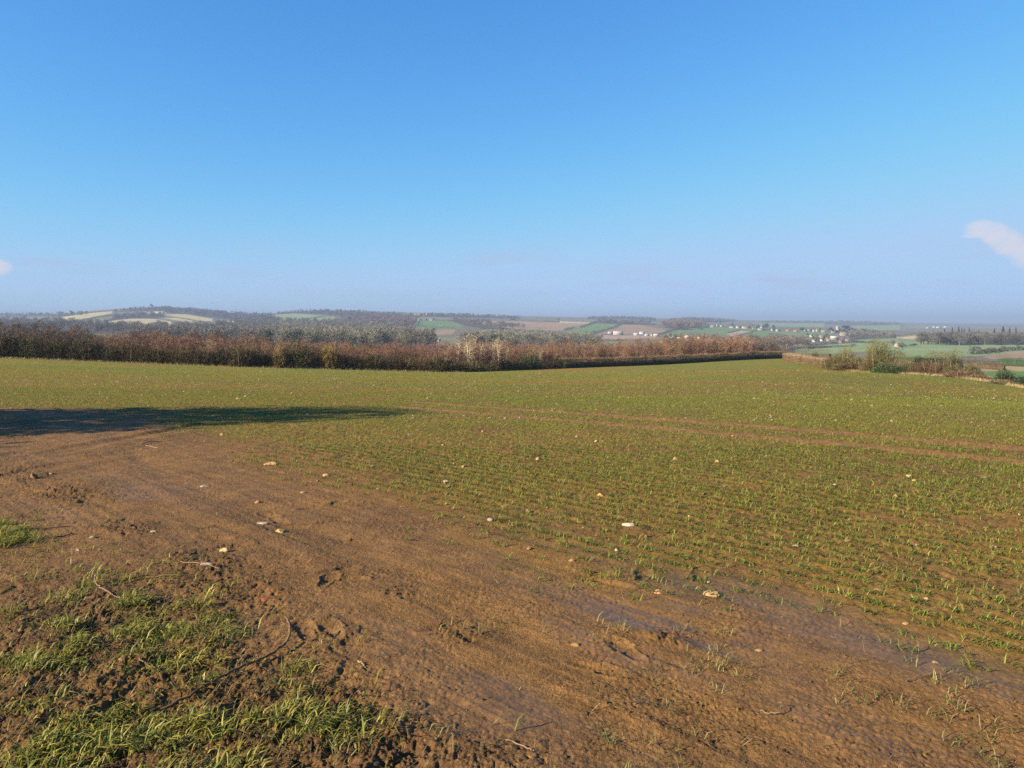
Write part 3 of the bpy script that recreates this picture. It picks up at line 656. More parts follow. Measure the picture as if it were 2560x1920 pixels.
NAMED = [  # x, y, w, h (photo px), colour, label
 (1501, 1233, 26, 15, (.70, .48, .20), 'bright ochre double-lobed stone among the crop blades'), (1570, 1305, 36, 14, (.66, .58, .50), 'flat pale pinkish stone propped at a tilt over its dark shadow'),
 (680, 1157, 36, 9, (.62, .45, .22), 'long flat tan stone at the upper edge of the bare mud'), (814, 1186, 18, 11, (.55, .38, .20), 'rounded orange-tan stone casting a dark shadow in the thin crop'),
 (758, 1230, 13, 8, CREAM, 'small cream stone with a dark hole beside it on the mud'), (645, 1252, 16, 10, OCH, 'pointed ochre stone half sunk in the bare mud'),
 (515, 1214, 26, 7, GREYW, 'flat grey-white stone alone in the middle of the bare mud'), (702, 1320, 32, 16, (.60, .45, .20), 'chunky yellow stone on the bare mud near a forked twig'),
 (655, 1303, 30, 6, WHITE, 'thin whitish stone sliver beside the chunky yellow stone'), (563, 1372, 25, 12, (.66, .52, .27), 'cream knobbly stone above the strip of grass on the mud'),
 (515, 1412, 36, 11, (.55, .52, .50), 'pale grey slab stone at the end of the grass strip'), (385, 1330, 16, 6, WHITE, 'small white stone chip by the poached hollow'),
 (232, 1342, 18, 8, GREYW, 'dull grey stone left of the poached hollow'), (195, 1371, 14, 6, WHITE, 'little whitish stone on the smooth mud below the grey stone'),
 (85, 1186, 22, 22, (.30, .19, .09), 'mud-caked upright stone standing at the shadow edge'), (128, 1182, 12, 6, OCH, 'small ochre stone beside the mud-caked upright stone'),
 (555, 1083, 12, 10, (.42, .30, .18), 'brown lump of stone just below the big shadow'), (1344, 1145, 10, 12, (.58, .40, .2), 'upright tan block stone in the middle of the crop'),
 (1159, 1165, 9, 9, CREAM, 'pale rounded stone low in the middle crop'), (1490, 1102, 8, 7, WHITE, 'bright white stone in the crop below the wheel tracks'),
 (1690, 1143, 13, 14, (.50, .36, .18), 'tan angular stone pair in the crop right of the white stone'), (1207, 1077, 8, 6, CREAM, 'pale flat stone in the upper middle crop'),
 (1107, 1110, 9, 7, OCH, 'ochre stone set in a small bare patch of crop'), (1794, 1151, 12, 8, (.60, .46, .24), 'yellowish stone with a dark side in the right-hand crop'),
 (2273, 1191, 14, 6, (.66, .56, .32), 'oval cream stone above a yellow stone in the right-hand crop'), (2286, 1199, 12, 6, (.60, .48, .14), 'yellow stone just under the oval cream stone'),
 (2086, 1212, 10, 6, WHITE, 'white stone chip above the dark green clump'), (2003, 1213, 20, 5, OCH, 'long thin ochre stone flat in the crop'),
 (2240, 1237, 12, 9, (.52, .36, .18), 'orange-tan stone at the lower edge of the thick crop'), (1987, 1361, 20, 10, (.50, .36, .22), 'pinkish brown stone in the crop rows near the muddy edge'),
 (2484, 1361, 22, 13, (.44, .29, .17), 'reddish brown stone beside a cream one near the photo edge'), (2485, 1383, 14, 7, CREAM, 'cream stone just below the reddish brown stone'),
 (1784, 1480, 46, 18, (.52, .37, .18), 'long broken ochre stone at the muddy edge of the crop rows'), (1430, 1402, 18, 9, OCH, 'ochre stone touching a row of seedlings above the mud'),
 (1652, 1478, 34, 10, (.55, .36, .18), 'flat orange stone slab at the muddy crop edge'), (2197, 1470, 30, 8, OCH, 'flat ochre stone in the sparse rows'),
 (2314, 1494, 14, 6, (.62, .46, .2), 'small yellow stone right of the flat ochre stone'), (1440, 1604, 24, 9, OCH, 'flat tan stone pressed into the bare wheel mud'),
 (1771, 1452, 14, 8, CREAM, 'cream stone above the long broken ochre stone'), (2265, 1560, 16, 8, (.46, .33, .2), 'dull pinkish stone between two seedling rows'),
 (1898, 1622, 22, 7, OCH, 'thin ochre stone by the wet purple mud'), (2340, 1660, 16, 7, OCH, 'small tan stone among the last sparse seedlings'), (305, 1662, 24, 10, (.62, .34, .18), 'orange-pink stone in the rough grass corner'),
 (660, 1497, 34, 9, (.30, .09, .04), 'brick-red fragment pressed into the mud'), (2290, 1360, 14, 6, CREAM, 'pale stone chip in the thick crop right of the middle')]
for i, (x, y, w, h, c, lab) in enumerate(NAMED):
    X, Y = near_from_px(x, y + h * .45)
    sx = w / F * Y * .56; szz = h / F * Y * .56
    o = obj('stone', ST[i % 7], None, (X, Y, gz(X, Y) + szz * .08), rng.uniform(-.4, .4), (sx, sx * .7, szz))
    o.color = (c[0] * .60, c[1] * .50, c[2] * .42, 1); tag(o, lab, 'stone', 'stones lying on the field')
k = 0
while k < 170:
    x = rng.uniform(-20, 2580); y = rng.choice([rng.uniform(1000, 1120), rng.uniform(1020, 1420)])
    X, Y = near_from_px(x, y)
    s = float(crop_side(np.array([X]), np.array([Y]))[0])
    if s < .3 or (x < 900 and 1000 < y < 1090): continue
    r_ = abs(rng.normal(.011, .008)) + .006
    o = obj('stone', ST[k % 7], None, (X, Y, gz(X, Y) + r_ * .25), rng.uniform(0, 6.28), (r_, r_ * rng.uniform(.6, .9), r_ * rng.uniform(.35, .7)))
    c = np.array([CREAM, PINK, OCH, GREYW, WHITE][k % 5] * np.array([.52, .43, .34])) * rng.uniform(.7, 1.15); o.color = (*c, 1)
    tag(o, 'small pale limestone fragment lying loose among the green crop', 'stone', 'small stones strewn over the crop')
    k += 1
# far flint specks
N = 1700; a = rng.uniform(-.72, .72, N); Y = 15 + 95 * rng.random(N) ** 1.3; X = a * Y
px, py, g, r, s = masks(X, Y); kk = (s > 1) & (Y < np.interp(px, EDGE_X, EDGE_Y) - 3); X, Y = X[kk], Y[kk]; n = len(X)
sz = (np.abs(rng.normal(.018, .012, n)) + .008)[:, None, None] * (1 + Y / 60)[:, None, None]
V = (oc[None] * [1, 1, .8]) * sz * rng.uniform(.5, 1.2, (n, 5, 1)) + np.stack([X, Y, macro(X, Y) + .01], 1)[:, None, :]
tag(obj('stone_specks', mesh_np('stone_specks', V.reshape(-1, 3), [(of[None] + 5 * np.arange(n)[:, None, None]).reshape(-1, 3)], M_stone, np.repeat(np.array([.27, .20, .10]) * rng.uniform(.5, 1.2, (n, 1)), 5, 0))),
    'tiny pale stone specks dotted over the far crop', 'stones', kind='stuff')

# ------------------------------------------------------------------ sticks and twigs on the ground
def stick(pts, r0, r1, col, label, forks=()):
    """pts: photo x, y of the point on the ground below, height above ground"""
    acc = Acc(); Q = []
    for x, y, h in pts:
        X, Y = near_from_px(x, y); Q.append((X, Y, gz(X, Y) + h))
    Q = np.array(Q); base = Q[0].copy()
    n = len(Q); tt = np.linspace(0, n - 1, (n - 1) * 5 + 1); S = np.stack([np.interp(tt, np.arange(n), Q[:, j]) for j in range(3)], 1)
    S = np.array([S[max(0, i - 2):i + 3].mean(0) for i in range(len(S))]); S[1:-1] += rng.normal(0, .003, (len(S) - 2, 3))
    tube(acc, S - base, 0.9 * np.linspace(r0, r1, len(S)) * (1 + .12 * rng.normal(size=len(S))), 6)
    for a, b, h0, h1, rr in forks:
        A = np.array([*near_from_px(*a), 0.]); B = np.array([*near_from_px(*b), 0.]); A[2] = gz(A[0], A[1]) + h0; B[2] = gz(B[0], B[1]) + h1
        ln = np.linspace(0, 1, 5)[:, None]; T = A * (1 - ln) + B * ln; T[1:-1] += rng.normal(0, .006, (3, 3))
        tube(acc, T - base, np.linspace(rr, rr * .5, 5), 5)
    o = obj('stick', acc.mesh('stick', M_stick, True), None, tuple(base)); o.color = (col[0] * .48, col[1] * .43, col[2] * .40, 1)
    return tag(o, label, 'stick')
stick([(360, 1800, .006), (470, 1760, .012), (570, 1700, .014), (640, 1668, .016), (690, 1640, .02), (722, 1618, .035), (728, 1612, .07), (722, 1606, .10), (712, 1600, .125)], .006, .0075, (.26, .17, .08),
      'long curved stick whose forked end rises off the mud and throws a long shadow', forks=[((724, 1612), (688, 1612), .07, .004, .004)])
stick([(355, 1449, .004), (410, 1448, .01), (460, 1446, .012), (530, 1438, .008)], .005, .003, (.30, .20, .10), 'straight thin stick lying across the mud above the rough grass')
stick([(237, 1455, .06), (240, 1474, .03), (252, 1482, .02), (285, 1497, .012), (330, 1514, .01), (360, 1522, .005)], .005, .004, (.34, .21, .13), 'pinkish bent twig sticking up out of the rough grass')
stick([(120, 1348, .006), (160, 1342, .01), (192, 1335, .008)], .006, .004, (.10, .07, .045), 'short dark stick left of the poached hollow')
stick([(80, 1329, .006), (130, 1322, .01), (185, 1315, .008)], .004, .003, (.12, .08, .05), 'dark thin twig lying above the short dark stick')
stick([(350, 1116, .01), (372, 1107, .02), (415, 1106, .014)], .007, .005, (.09, .065, .05), 'dark curved twig at the edge of the big shadow')
stick([(402, 1104, .01), (425, 1098, .10), (446, 1094, .16), (470, 1092, .18)], .006, .003, (.50, .42, .16), 'yellow arching stem springing up beside the dark curved twig')
stick([(360, 1114, .008), (380, 1118, .012), (398, 1123, .006)], .004, .003, (.55, .45, .28), 'pale bent stem below the dark curved twig')
stick([(290, 1462, .01), (330, 1450, .012), (385, 1440, .008)], .006, .004, (.08, .06, .045), 'dark stick half buried above the grass tufts')
stick([(1895, 1775, .006), (1925, 1786, .008), (1952, 1790, .01), (1956, 1780, .03), (1945, 1768, .02)], .0035, .002, (.32, .23, .12), 'thin angled wire-like twig on the wet mud')
stick([(1570, 1770, .006), (1610, 1755, .02), (1620, 1748, .03)], .003, .002, (.36, .28, .14), 'slim pale bent twig near the tyre print')
stick([(2255, 1715, .006), (2300, 1700, .014), (2350, 1690, .006)], .003, .0025, (.40, .30, .15), 'thin pale stalk between the last seedlings and the wet mud')
stick([(1255, 1860, .006), (1300, 1868, .01), (1345, 1890, .006)], .004, .003, (.40, .29, .15), 'tan stalk in the flattened grass at the bottom edge')
stick([(440, 1410, .006), (500, 1420, .012), (562, 1428, .006)], .004, .003, (.42, .31, .16), 'tan stalk along the strip of grass and pale slab')
stick([(340, 1665, .004), (380, 1675, .01), (420, 1683, .006)], .0035, .0025, (.40, .28, .14), 'reddish tan stalk beside the orange-pink stone')
stick([(893, 1655, .006), (905, 1663, .008), (917, 1671, .004)], .004, .003, (.48, .36, .18), 'short tan stalk on the trampled mud')

# ------------------------------------------------------------------ shrubs and trees: prototypes
def unit(n):
    v = rng.normal(size=(n, 3)); return v / np.linalg.norm(v, axis=1, keepdims=True)
def shade(n, lo=.7, hi=1.3): return rng.uniform(lo, hi, (n, 1)) * np.ones(3)

def young_tree(seed, H=6.5, spread=1.5, stems=6, twigs=2000, pale=False, tw=.022):
    global rng
    keep = rng; rng = np.random.default_rng(seed)
    tr, cr = Acc(), Acc(); SP = []
    for k in range(stems):
        a = rng.uniform(0, 6.28); sp = spread * rng.uniform(.2, 1); h = H * rng.uniform(.8, .99) * (1 - .38 * (sp / spread) ** 2)
        t = np.linspace(0, 1, 6)[:, None]
        pts = np.concatenate([np.cos(a) * (.15 + sp * t ** 1.3), np.sin(a) * (.15 + sp * t ** 1.3), h * t], 1) + rng.normal(0, .08, (6, 3)) * t
        tube(tr, pts, np.linspace((.055 if not pale else .15), .012, 6), 4, shade(1)[0]); SP.append(pts)
    SP = np.array(SP); nb = 34 * stems
    si = rng.integers(0, stems, nb); t = rng.uniform(.18, 1, nb) * 4.99; i = t.astype(int); f = (t - i)[:, None]
    P = SP[si, i] * (1 - f) + SP[si, i + 1] * f
    D = unit(nb) * [1, 1, .5] + [0, 0, .5]; D /= np.linalg.norm(D, axis=1, keepdims=True); ln = rng.uniform(.6, 1.6, nb) * H / 6.5
    spikes(tr, P, D, ln, .035, shade(nb))
    bi = rng.integers(0, nb, twigs); u = rng.uniform(.15, 1, twigs)[:, None]
    Q = P[bi] + D[bi] * ln[bi][:, None] * u; E = D[bi] * .6 + unit(twigs) * 1.1 + [0, 0, .2]
    spikes(cr, Q, E, rng.uniform(.3, .8, twigs) * H / 6.5, tw, shade(twigs, .6, 1.4))
    mt, mc = tr.mesh('trunk', M_bark), cr.mesh('crown', M_twig); rng = keep
    return mt, mc

def round_tree(seed, H=12.0, Wd=9.0, twigs=560, limb=9, tw=.26, leafy=False):
    """broad bare (or evergreen) tree for the middle and far distance"""
    global rng
    keep = rng; rng = np.random.default_rng(seed)
    tr, cr = Acc(), Acc(); cz = H * .54
    tube(tr, [(0, 0, -.5), (.1, 0, H * .18), (.0, .1, H * .4), (0, 0, H * .7)], [H * .03, H * .024, H * .017, H * .005], 5)
    lobes = []
    for k in range(limb):
        a = 6.28 * k / limb + rng.uniform(-.3, .3); e = rng.uniform(-.25, 1.25); d = np.array([math.cos(a) * math.cos(e) * Wd * .42, math.sin(a) * math.cos(e) * Wd * .42, math.sin(e) * H * .40 - H * .08])
        tube(tr, [(0, 0, H * .25), tuple(d * .5 + [0, 0, H * .42]), tuple(d + [0, 0, cz])], [H * .013, H * .008, H * .003], 4); lobes.append(d)
    lobes = np.array(lobes + [np.array([0, 0, H * .2])])
    li = rng.integers(0, len(lobes), twigs); v = unit(twigs) * (rng.uniform(.25, 1, twigs) ** .6)[:, None] * [Wd * .24, Wd * .24, H * .19]
    P = lobes[li] + v + [0, 0, cz]; P[:, 2] = np.maximum(P[:, 2], H * .06)
    if leafy: leaves(cr, P, H * .10, shade(twigs, .55, 1.4), up=.8)
    else: spikes(cr, P, v / (np.linalg.norm(v, axis=1, keepdims=True) + .01) + unit(twigs) * .7 + [0, 0, .4], rng.uniform(.09, .17, twigs) * H, tw * H / 12, shade(twigs, .6, 1.45))
    mt, mc = tr.mesh('trunk', M_bark), cr.mesh('crown', M_leaf if leafy else M_twig); rng = keep
    return mt, mc

def conifer(seed, H=18.0, Wd=6.0, n=700):
    global rng
    keep = rng; rng = np.random.default_rng(seed)
    tr, cr = Acc(), Acc(); tube(tr, [(0, 0, -.5), (0, 0, H * .5), (0, 0, H)], [H * .022, H * .014, .03], 5)
    t = rng.uniform(.12, 1, n) ** .8; a = rng.uniform(0, 6.28, n); rad = Wd * .5 * (1 - t) ** .75 * (.75 + .25 * np.sin(t * 60)) * rng.uniform(.5, 1, n)
    P = np.stack([np.cos(a) * rad, np.sin(a) * rad, t * H], 1); D = np.stack([np.cos(a), np.sin(a), -.25 + 0 * a], 1) + unit(n) * .3
    spikes(cr, P * [.6, .6, 1], D, Wd * .26 * (1.15 - t), H * .035, shade(n, .5, 1.4))
    mt, mc = tr.mesh('trunk', M_bark), cr.mesh('crown', M_leaf); rng = keep
    return mt, mc

def shrub(seed, W=3.6, D=2.4, H=2.6, n=2600, leaf=.12, twigf=.5, stems=7, top=.25, lcol=(.6, .9, .5), tw=.03, tcol=(1, 1, 1)):
    """dense bush: stems, twigs and leaf-sized faces through a lumpy volume"""
    global rng
    keep = rng; rng = np.random.default_rng(seed)
    st, fo = Acc(), Acc()
    for k in range(stems):
        a = rng.uniform(0, 6.28); b = np.array([math.cos(a) * W * .42 * rng.random(), math.sin(a) * D * .35 * rng.random(), 0]); tp = np.array([b[0] * 1.5, b[1] * 1.4, H * rng.uniform(.7, 1.05)])
        t = np.linspace(0, 1, 4)[:, None]; tube(st, b * (1 - t) + tp * t + rng.normal(0, .06, (4, 3)) * t, np.linspace(.05, .012, 4), 4, shade(1)[0])
    v = unit(n) * (rng.uniform(0, 1, n) ** .35)[:, None]
    v[:, 2] = np.abs(v[:, 2]); lump = 1 + .22 * fbm(v[:, 0] * 2.5 + seed, v[:, 1] * 2.5 + v[:, 2] * 2, 3, seed)
    P = v * [W / 2, D / 2, H] * lump[:, None]
    low = rng.random(n) < .35; P[low, 2] *= rng.uniform(.2, 1, low.sum())
    k = rng.random(n) < twigf
    Dd = v * [1, 1, .4] + unit(n) * .7 + [0, 0, .7]
    spikes(fo, P[k], Dd[k], rng.uniform(.25, .7, k.sum()) * (1 + top), tw, shade(k.sum(), .6, 1.4) * np.array(tcol))
    leaves(fo, P[~k], leaf, shade((~k).sum(), .55, 1.45) * np.array(lcol), up=.5)
    ms, mf = st.mesh('stems', M_bark), fo.mesh('foliage', M_leaf if twigf < .3 else M_twig); rng = keep
    return ms, mf

def plant(name, mm, names, loc, rz, scale, c1, c2, label, cat, group=None):
    e = bpy.data.objects.new(name, None); link(e); e.location = loc; e.rotation_euler = (0, 0, rz); e.scale = scale if hasattr(scale, '__len__') else (scale,) * 3
    e.empty_display_size = .5
    for m, nm, c in zip(mm, names, (c1, c2)):
        o = obj(nm, m, e); o.color = (*c, 1)
    return tag(e, label, cat, group)
def jit(c, a=.15): return tuple(float(v) for v in np.array(c) * rng.uniform(1 - a, 1 + a) * (1 + rng.uniform(-.05, .05, 3)))

# ------------------------------------------------------------------ young wood behind the hedge
YT = [young_tree(200 + i, 6.5, rng.uniform(1.7, 2.6), 5 + i % 3, 3400) for i in range(8)]
PT = [young_tree(240 + i, 9.0, 1.3, 3, 850, True, .028) for i in range(3)]
def wood_top(x): return np.interp(x, [-200, 0, 180, 260, 420, 560, 640, 760, 860, 1000, 1150, 1300, 1420, 1560, 1700, 1850, 1900, 1960, 2000], [814, 813, 820, 829, 832, 838, 841, 847, 852, 855, 855, 853, 853, 850, 838, 838, 838, 866, 888])
def hedge_Y(x): return float(np.interp(x, EDGE_X, EDGE_Y))
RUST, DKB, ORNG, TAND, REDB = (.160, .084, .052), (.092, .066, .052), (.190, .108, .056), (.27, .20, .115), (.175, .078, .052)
GW = {'r': ('rusty brown bare young tree packed in the wood behind the hedge', 'rusty young trees of the wood'), 'd': ('dark brown bare young tree at the dark end of the wood', 'dark young trees of the wood'),
      'o': ('orange-brown bare young tree dotted through the wood', 'orange young trees of the wood'), 'm': ('crimson-tinged bare young tree in the wood', 'crimson young trees of the wood')}
cnt = 0
for row in range(4):
    x = -60.0
    while x < 1975 and cnt < 290:
        back = 5 + row * 11 + rng.uniform(-3, 3); Y = hedge_Y(min(x, 1950)) + back
        if row > 1 and x > 1880: break
        X, Yy, z = at_near(x, Y)
        topy = wood_top(x) + rng.normal(2, 4) + (10 if row == 0 else 0)
        topy -= 7; ztop = EYE - (topy - YH) / F * Y; h = max(ztop - z, 2.5)
        s = h / 6.5
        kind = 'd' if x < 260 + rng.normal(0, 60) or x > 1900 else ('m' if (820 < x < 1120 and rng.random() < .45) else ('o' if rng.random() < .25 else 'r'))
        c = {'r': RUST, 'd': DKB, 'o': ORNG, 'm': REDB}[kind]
        wsc = s * rng.uniform(.85, 1.15) if s < 1.2 else 1.2 * rng.uniform(.9, 1.15)
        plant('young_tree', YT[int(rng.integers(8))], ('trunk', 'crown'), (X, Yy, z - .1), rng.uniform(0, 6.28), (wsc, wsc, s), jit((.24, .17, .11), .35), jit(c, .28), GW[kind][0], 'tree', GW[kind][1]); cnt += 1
        x += rng.uniform(17, 30) * (1 if row else .9)
xs = rng.uniform(-80, 1960, 90000); Y = np.interp(xs, EDGE_X, EDGE_Y) + rng.uniform(4, 45, len(xs)); X = (xs - CX) / F * Y; zz = macro(X, Y)
ztop = EYE - (wood_top(xs) + 4 - YH) / F * Y; hh = np.maximum(ztop - zz, 1.5); P = np.stack([X, Y, zz + hh * rng.random(len(xs)) ** .9 * (.80 + .16 * fbm(xs / 30, Y / 6, 3, 88))], 1)
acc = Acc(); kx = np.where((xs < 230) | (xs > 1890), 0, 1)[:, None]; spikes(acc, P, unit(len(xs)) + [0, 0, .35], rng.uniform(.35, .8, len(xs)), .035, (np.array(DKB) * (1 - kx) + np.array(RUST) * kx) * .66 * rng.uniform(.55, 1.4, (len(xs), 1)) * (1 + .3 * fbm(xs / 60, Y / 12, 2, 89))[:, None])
o = obj('wood_thicket', acc.mesh('wood_thicket', M_twig)); o.color = (1, 1, 1, 1); tag(o, 'thicket of thin rusty twigs filling the wood between its trees', 'thicket', kind='stuff')
PALE_T = [(1128, 850, 1), (1145, 838, 1), (1158, 826, 1), (1172, 818, 1), (1183, 824, 1), (1196, 836, 1), (1235, 836, 1), (1248, 832, 1), (1262, 842, 1), (1115, 858, .8), (1215, 846, .8)]
for i, (x, ty, q) in enumerate(PALE_T):
    Y = hedge_Y(x) + rng.uniform(3, 9); X, Yy, z = at_near(x, Y); h = EYE - (ty - YH) / F * Y - z; s = h / 9
    plant('pale_tree', PT[i % 3], ('trunk', 'crown'), (X, Yy, z - .1), rng.uniform(0, 6.28), (s * .95, s * .95, s), jit((.66, .53, .34), .08), jit((.24, .18, .11), .1),
          'tall pale-barked bare tree standing above the brown wood', 'tree', 'pale trees in the wood')
for x, ty, c, lab in [(520, 842, TAND, 'pale ochre branching tree low in the wood'), (925, 862, (.32, .20, .075), 'golden brown fan-shaped tree in the wood'), (1345, 866, TAND, 'sandy forked young tree near the middle of the wood'),
                      (122, 858, (.36, .26, .10), 'yellow-stemmed shrub standing out against the dark end of the wood'), (368, 875, (.40, .30, .11), 'low yellow twiggy tree in front of the rusty wood'), (1870, 880, (.34, .21, .11), 'light brown fan of stems near the end of the wood')]:
    Y = hedge_Y(x) + 2.5; X, Yy, z = at_near(x, Y); h = EYE - (ty - YH) / F * Y - z; s = h / 6.5
    plant('tawny_tree', YT[int(rng.integers(8))], ('trunk', 'crown'), (X, Yy, z - .1), 0.5, (s * .9, s * .9, s), (.42, .32, .17), c, lab, 'tree')  # young tree shapes in paler, yellower bark and twig colours
for x, ty, w, lab in [(1284, 848, 3, 'narrow dark ivy-clad trunk above the wood'), (1547, 852, 3, 'slim ivy-green pole tree above the rusty wood'), (1430, 856, 14, 'dark rounded ivy tree rising from the wood')]:
    pass

# ------------------------------------------------------------------ hedges round the field
HS = [shrub(300 + i, 3.8, 2.6, 2.6, 3000, .15, .52, 8, lcol=(.55, .80, .42), tcol=(1.15, .9, .62)) for i in range(6)]
x = -70.0; i = 0
while x < 1440:
    Y = hedge_Y(x) + rng.uniform(-.2, .6); X, Yy, z = at_near(x, Y)
    hp = np.interp(x, [-100, 150, 500, 900, 1000, 1175, 1440], [58, 52, 42, 40, 32, 28, 25]) * rng.uniform(.85, 1.15); s = hp / F * Y / 2.6
    dark = x < 300 or 560 < x < 700
    c = jit((.056, .050, .028) if dark else (.082, .064, .034), .3)
    plant('hedge_shrub', HS[i % 6], ('stems', 'foliage'), (X, Yy, z - .05), rng.uniform(-.3, .3) + (math.pi if i % 2 else 0), (1.0, 1, s), (.18, .13, .08), c,
          'untrimmed dark brown-green hedge bush along the field foot of the wood', 'hedge bush', 'untrimmed bushes along the field edge'); i += 1
    x += rng.uniform(22, 34)
for x, w, hp, c, lab in [(742, 95, 68, (.075, .065, .035), 'big dark ivy-covered bush bulging over the shaggy hedge'), (822, 55, 62, (.24, .17, .07), 'orange-brown mossy-stemmed bush in the shaggy hedge'), (1322, 62, 42, (.05, .085, .03), 'dark green holly-like bush rising from the clipped hedge'),
                        (1090, 60, 46, (.085, .07, .045), 'dark bramble mound before the pale trees'), (600, 60, 56, (.10, .075, .045), 'dark tangled thorn bush in the shaggy hedge'), (700, 40, 60, (.26, .19, .10), 'light brown thorn bush with bare forked stems')]:
    Y = hedge_Y(x) - .3; X, Yy, z = at_near(x, Y); s = hp / F * Y / 2.6; wsc = w / F * Y / 3.8
    plant('bush', HS[int(rng.integers(6))], ('stems', 'foliage'), (X, Yy, z - .05), .2, (wsc, 1.0, s), (.25, .2, .1), c, lab, 'bush')

def hedge(name, path, hgt, wid, dens, c_side, c_top, label, rough=.17):
    """clipped hedge along path [(x px, Y)], twig by twig round a dense core"""
    pts = np.array([at_near(x, y)[:2] for x, y in path]); seg = np.hypot(*np.diff(pts, axis=0).T); cum = np.concatenate([[0], np.cumsum(seg)]); Ltot = cum[-1]
    n = int(Ltot * dens); t = rng.uniform(0, Ltot, n)
    cx = np.interp(t, cum, pts[:, 0]); cyy = np.interp(t, cum, pts[:, 1])
    j = np.clip(np.searchsorted(cum, t) - 1, 0, len(seg) - 1); d = (np.diff(pts, axis=0) / seg[:, None])[j]; nx, ny = -d[:, 1], d[:, 0]
    H = hgt * (1 + rough * fbm(t * .35, t * 0, 4, 401 + len(path))); W = wid * (1 + .12 * fbm(t * .4, t * 0 + 3, 2, 402))
    q = rng.uniform(-.5, .5, n); w = rng.random(n) ** .75; face = rng.random(n)
    q = np.where(face < .40, -.5 + .12 * rng.random(n), np.where(face < .55, .5 - .12 * rng.random(n), q)); w = np.where((face > .55) & (face < .9), 1 - .08 * rng.random(n), w)
    X = cx + nx * q * W; Y = cyy + ny * q * W; z = macro(X, Y) + w * H
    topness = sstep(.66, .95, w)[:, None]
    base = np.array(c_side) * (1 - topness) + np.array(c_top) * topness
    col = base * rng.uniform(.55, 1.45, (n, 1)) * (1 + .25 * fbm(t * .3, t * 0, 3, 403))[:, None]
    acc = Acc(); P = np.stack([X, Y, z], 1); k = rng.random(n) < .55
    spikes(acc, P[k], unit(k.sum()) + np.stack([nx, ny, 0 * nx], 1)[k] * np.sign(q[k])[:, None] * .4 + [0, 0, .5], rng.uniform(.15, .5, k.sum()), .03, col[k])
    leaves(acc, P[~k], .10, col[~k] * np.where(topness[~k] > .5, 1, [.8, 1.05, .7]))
    core = Acc(); m = 60; tt = np.linspace(0, Ltot, m); gx = np.interp(tt, cum, pts[:, 0]); gy = np.interp(tt, cum, pts[:, 1]); jj = np.clip(np.searchsorted(cum, tt) - 1, 0, len(seg) - 1); dd = (np.diff(pts, axis=0) / seg[:, None])[jj]
    V = []
    for i in range(m):
        for qq, hh in ((-.33, -.2), (-.25, .6), (.25, .6), (.33, -.2)):
            xx = gx[i] - dd[i, 1] * qq * wid; yy = gy[i] + dd[i, 0] * qq * wid; V.append((xx, yy, float(macro(np.array([xx]), np.array([yy]))[0]) + hh * hgt))
    Fq = [(4 * i + a, 4 * i + (a + 1) % 4, 4 * i + 4 + (a + 1) % 4, 4 * i + 4 + a) for i in range(m - 1) for a in range(4)]
    core.add(V, [np.array(Fq)], np.array(c_side) * .8)
    e = bpy.data.objects.new(name, None); link(e)
    o = obj('twigs', acc.mesh('twigs', M_twig), e); o2 = obj('stems', core.mesh('stems', M_bark), e)
    return tag(e, label, 'hedge')
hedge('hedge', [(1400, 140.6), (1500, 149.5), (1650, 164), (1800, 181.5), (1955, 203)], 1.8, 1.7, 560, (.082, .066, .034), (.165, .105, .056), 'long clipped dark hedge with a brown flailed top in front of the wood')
hedge('hedge', [(1966, 173), (2000, 152), (2035, 137), (2066, 125)], 1.6, 1.6, 700, (.15, .095, .052), (.215, .15, .085), 'clipped rusty brown hedge curving towards the green shrubs')
hedge('hedge', [(1930, 215), (1975, 218), (2030, 212), (2075, 208)], 2.2, 2.0, 300, (.075, .055, .035), (.15, .10, .06), 'short dark hedge just behind the end of the clipped hedge', .55)
hedge('hedge', [(2235, 160), (2300, 158), (2400, 165)], 2.6, 2.4, 300, (.075, .08, .035), (.11, .11, .045), 'dark ivy-green hedge behind the willowy shrubs', .55)
hedge('hedge', [(2425, 165), (2470, 162), (2512, 160)], 1.9, 2.4, 300, (.095, .066, .036), (.12, .085, .045), 'low brown bracken-like hedge behind the bare branching tree', .55)
hedge('hedge', [(2500, 205), (2540, 200), (2600, 196)], 2.6, 3.0, 300, (.035, .060, .026), (.045, .075, .03), 'dark evergreen hedge below the ploughed strip', .55)

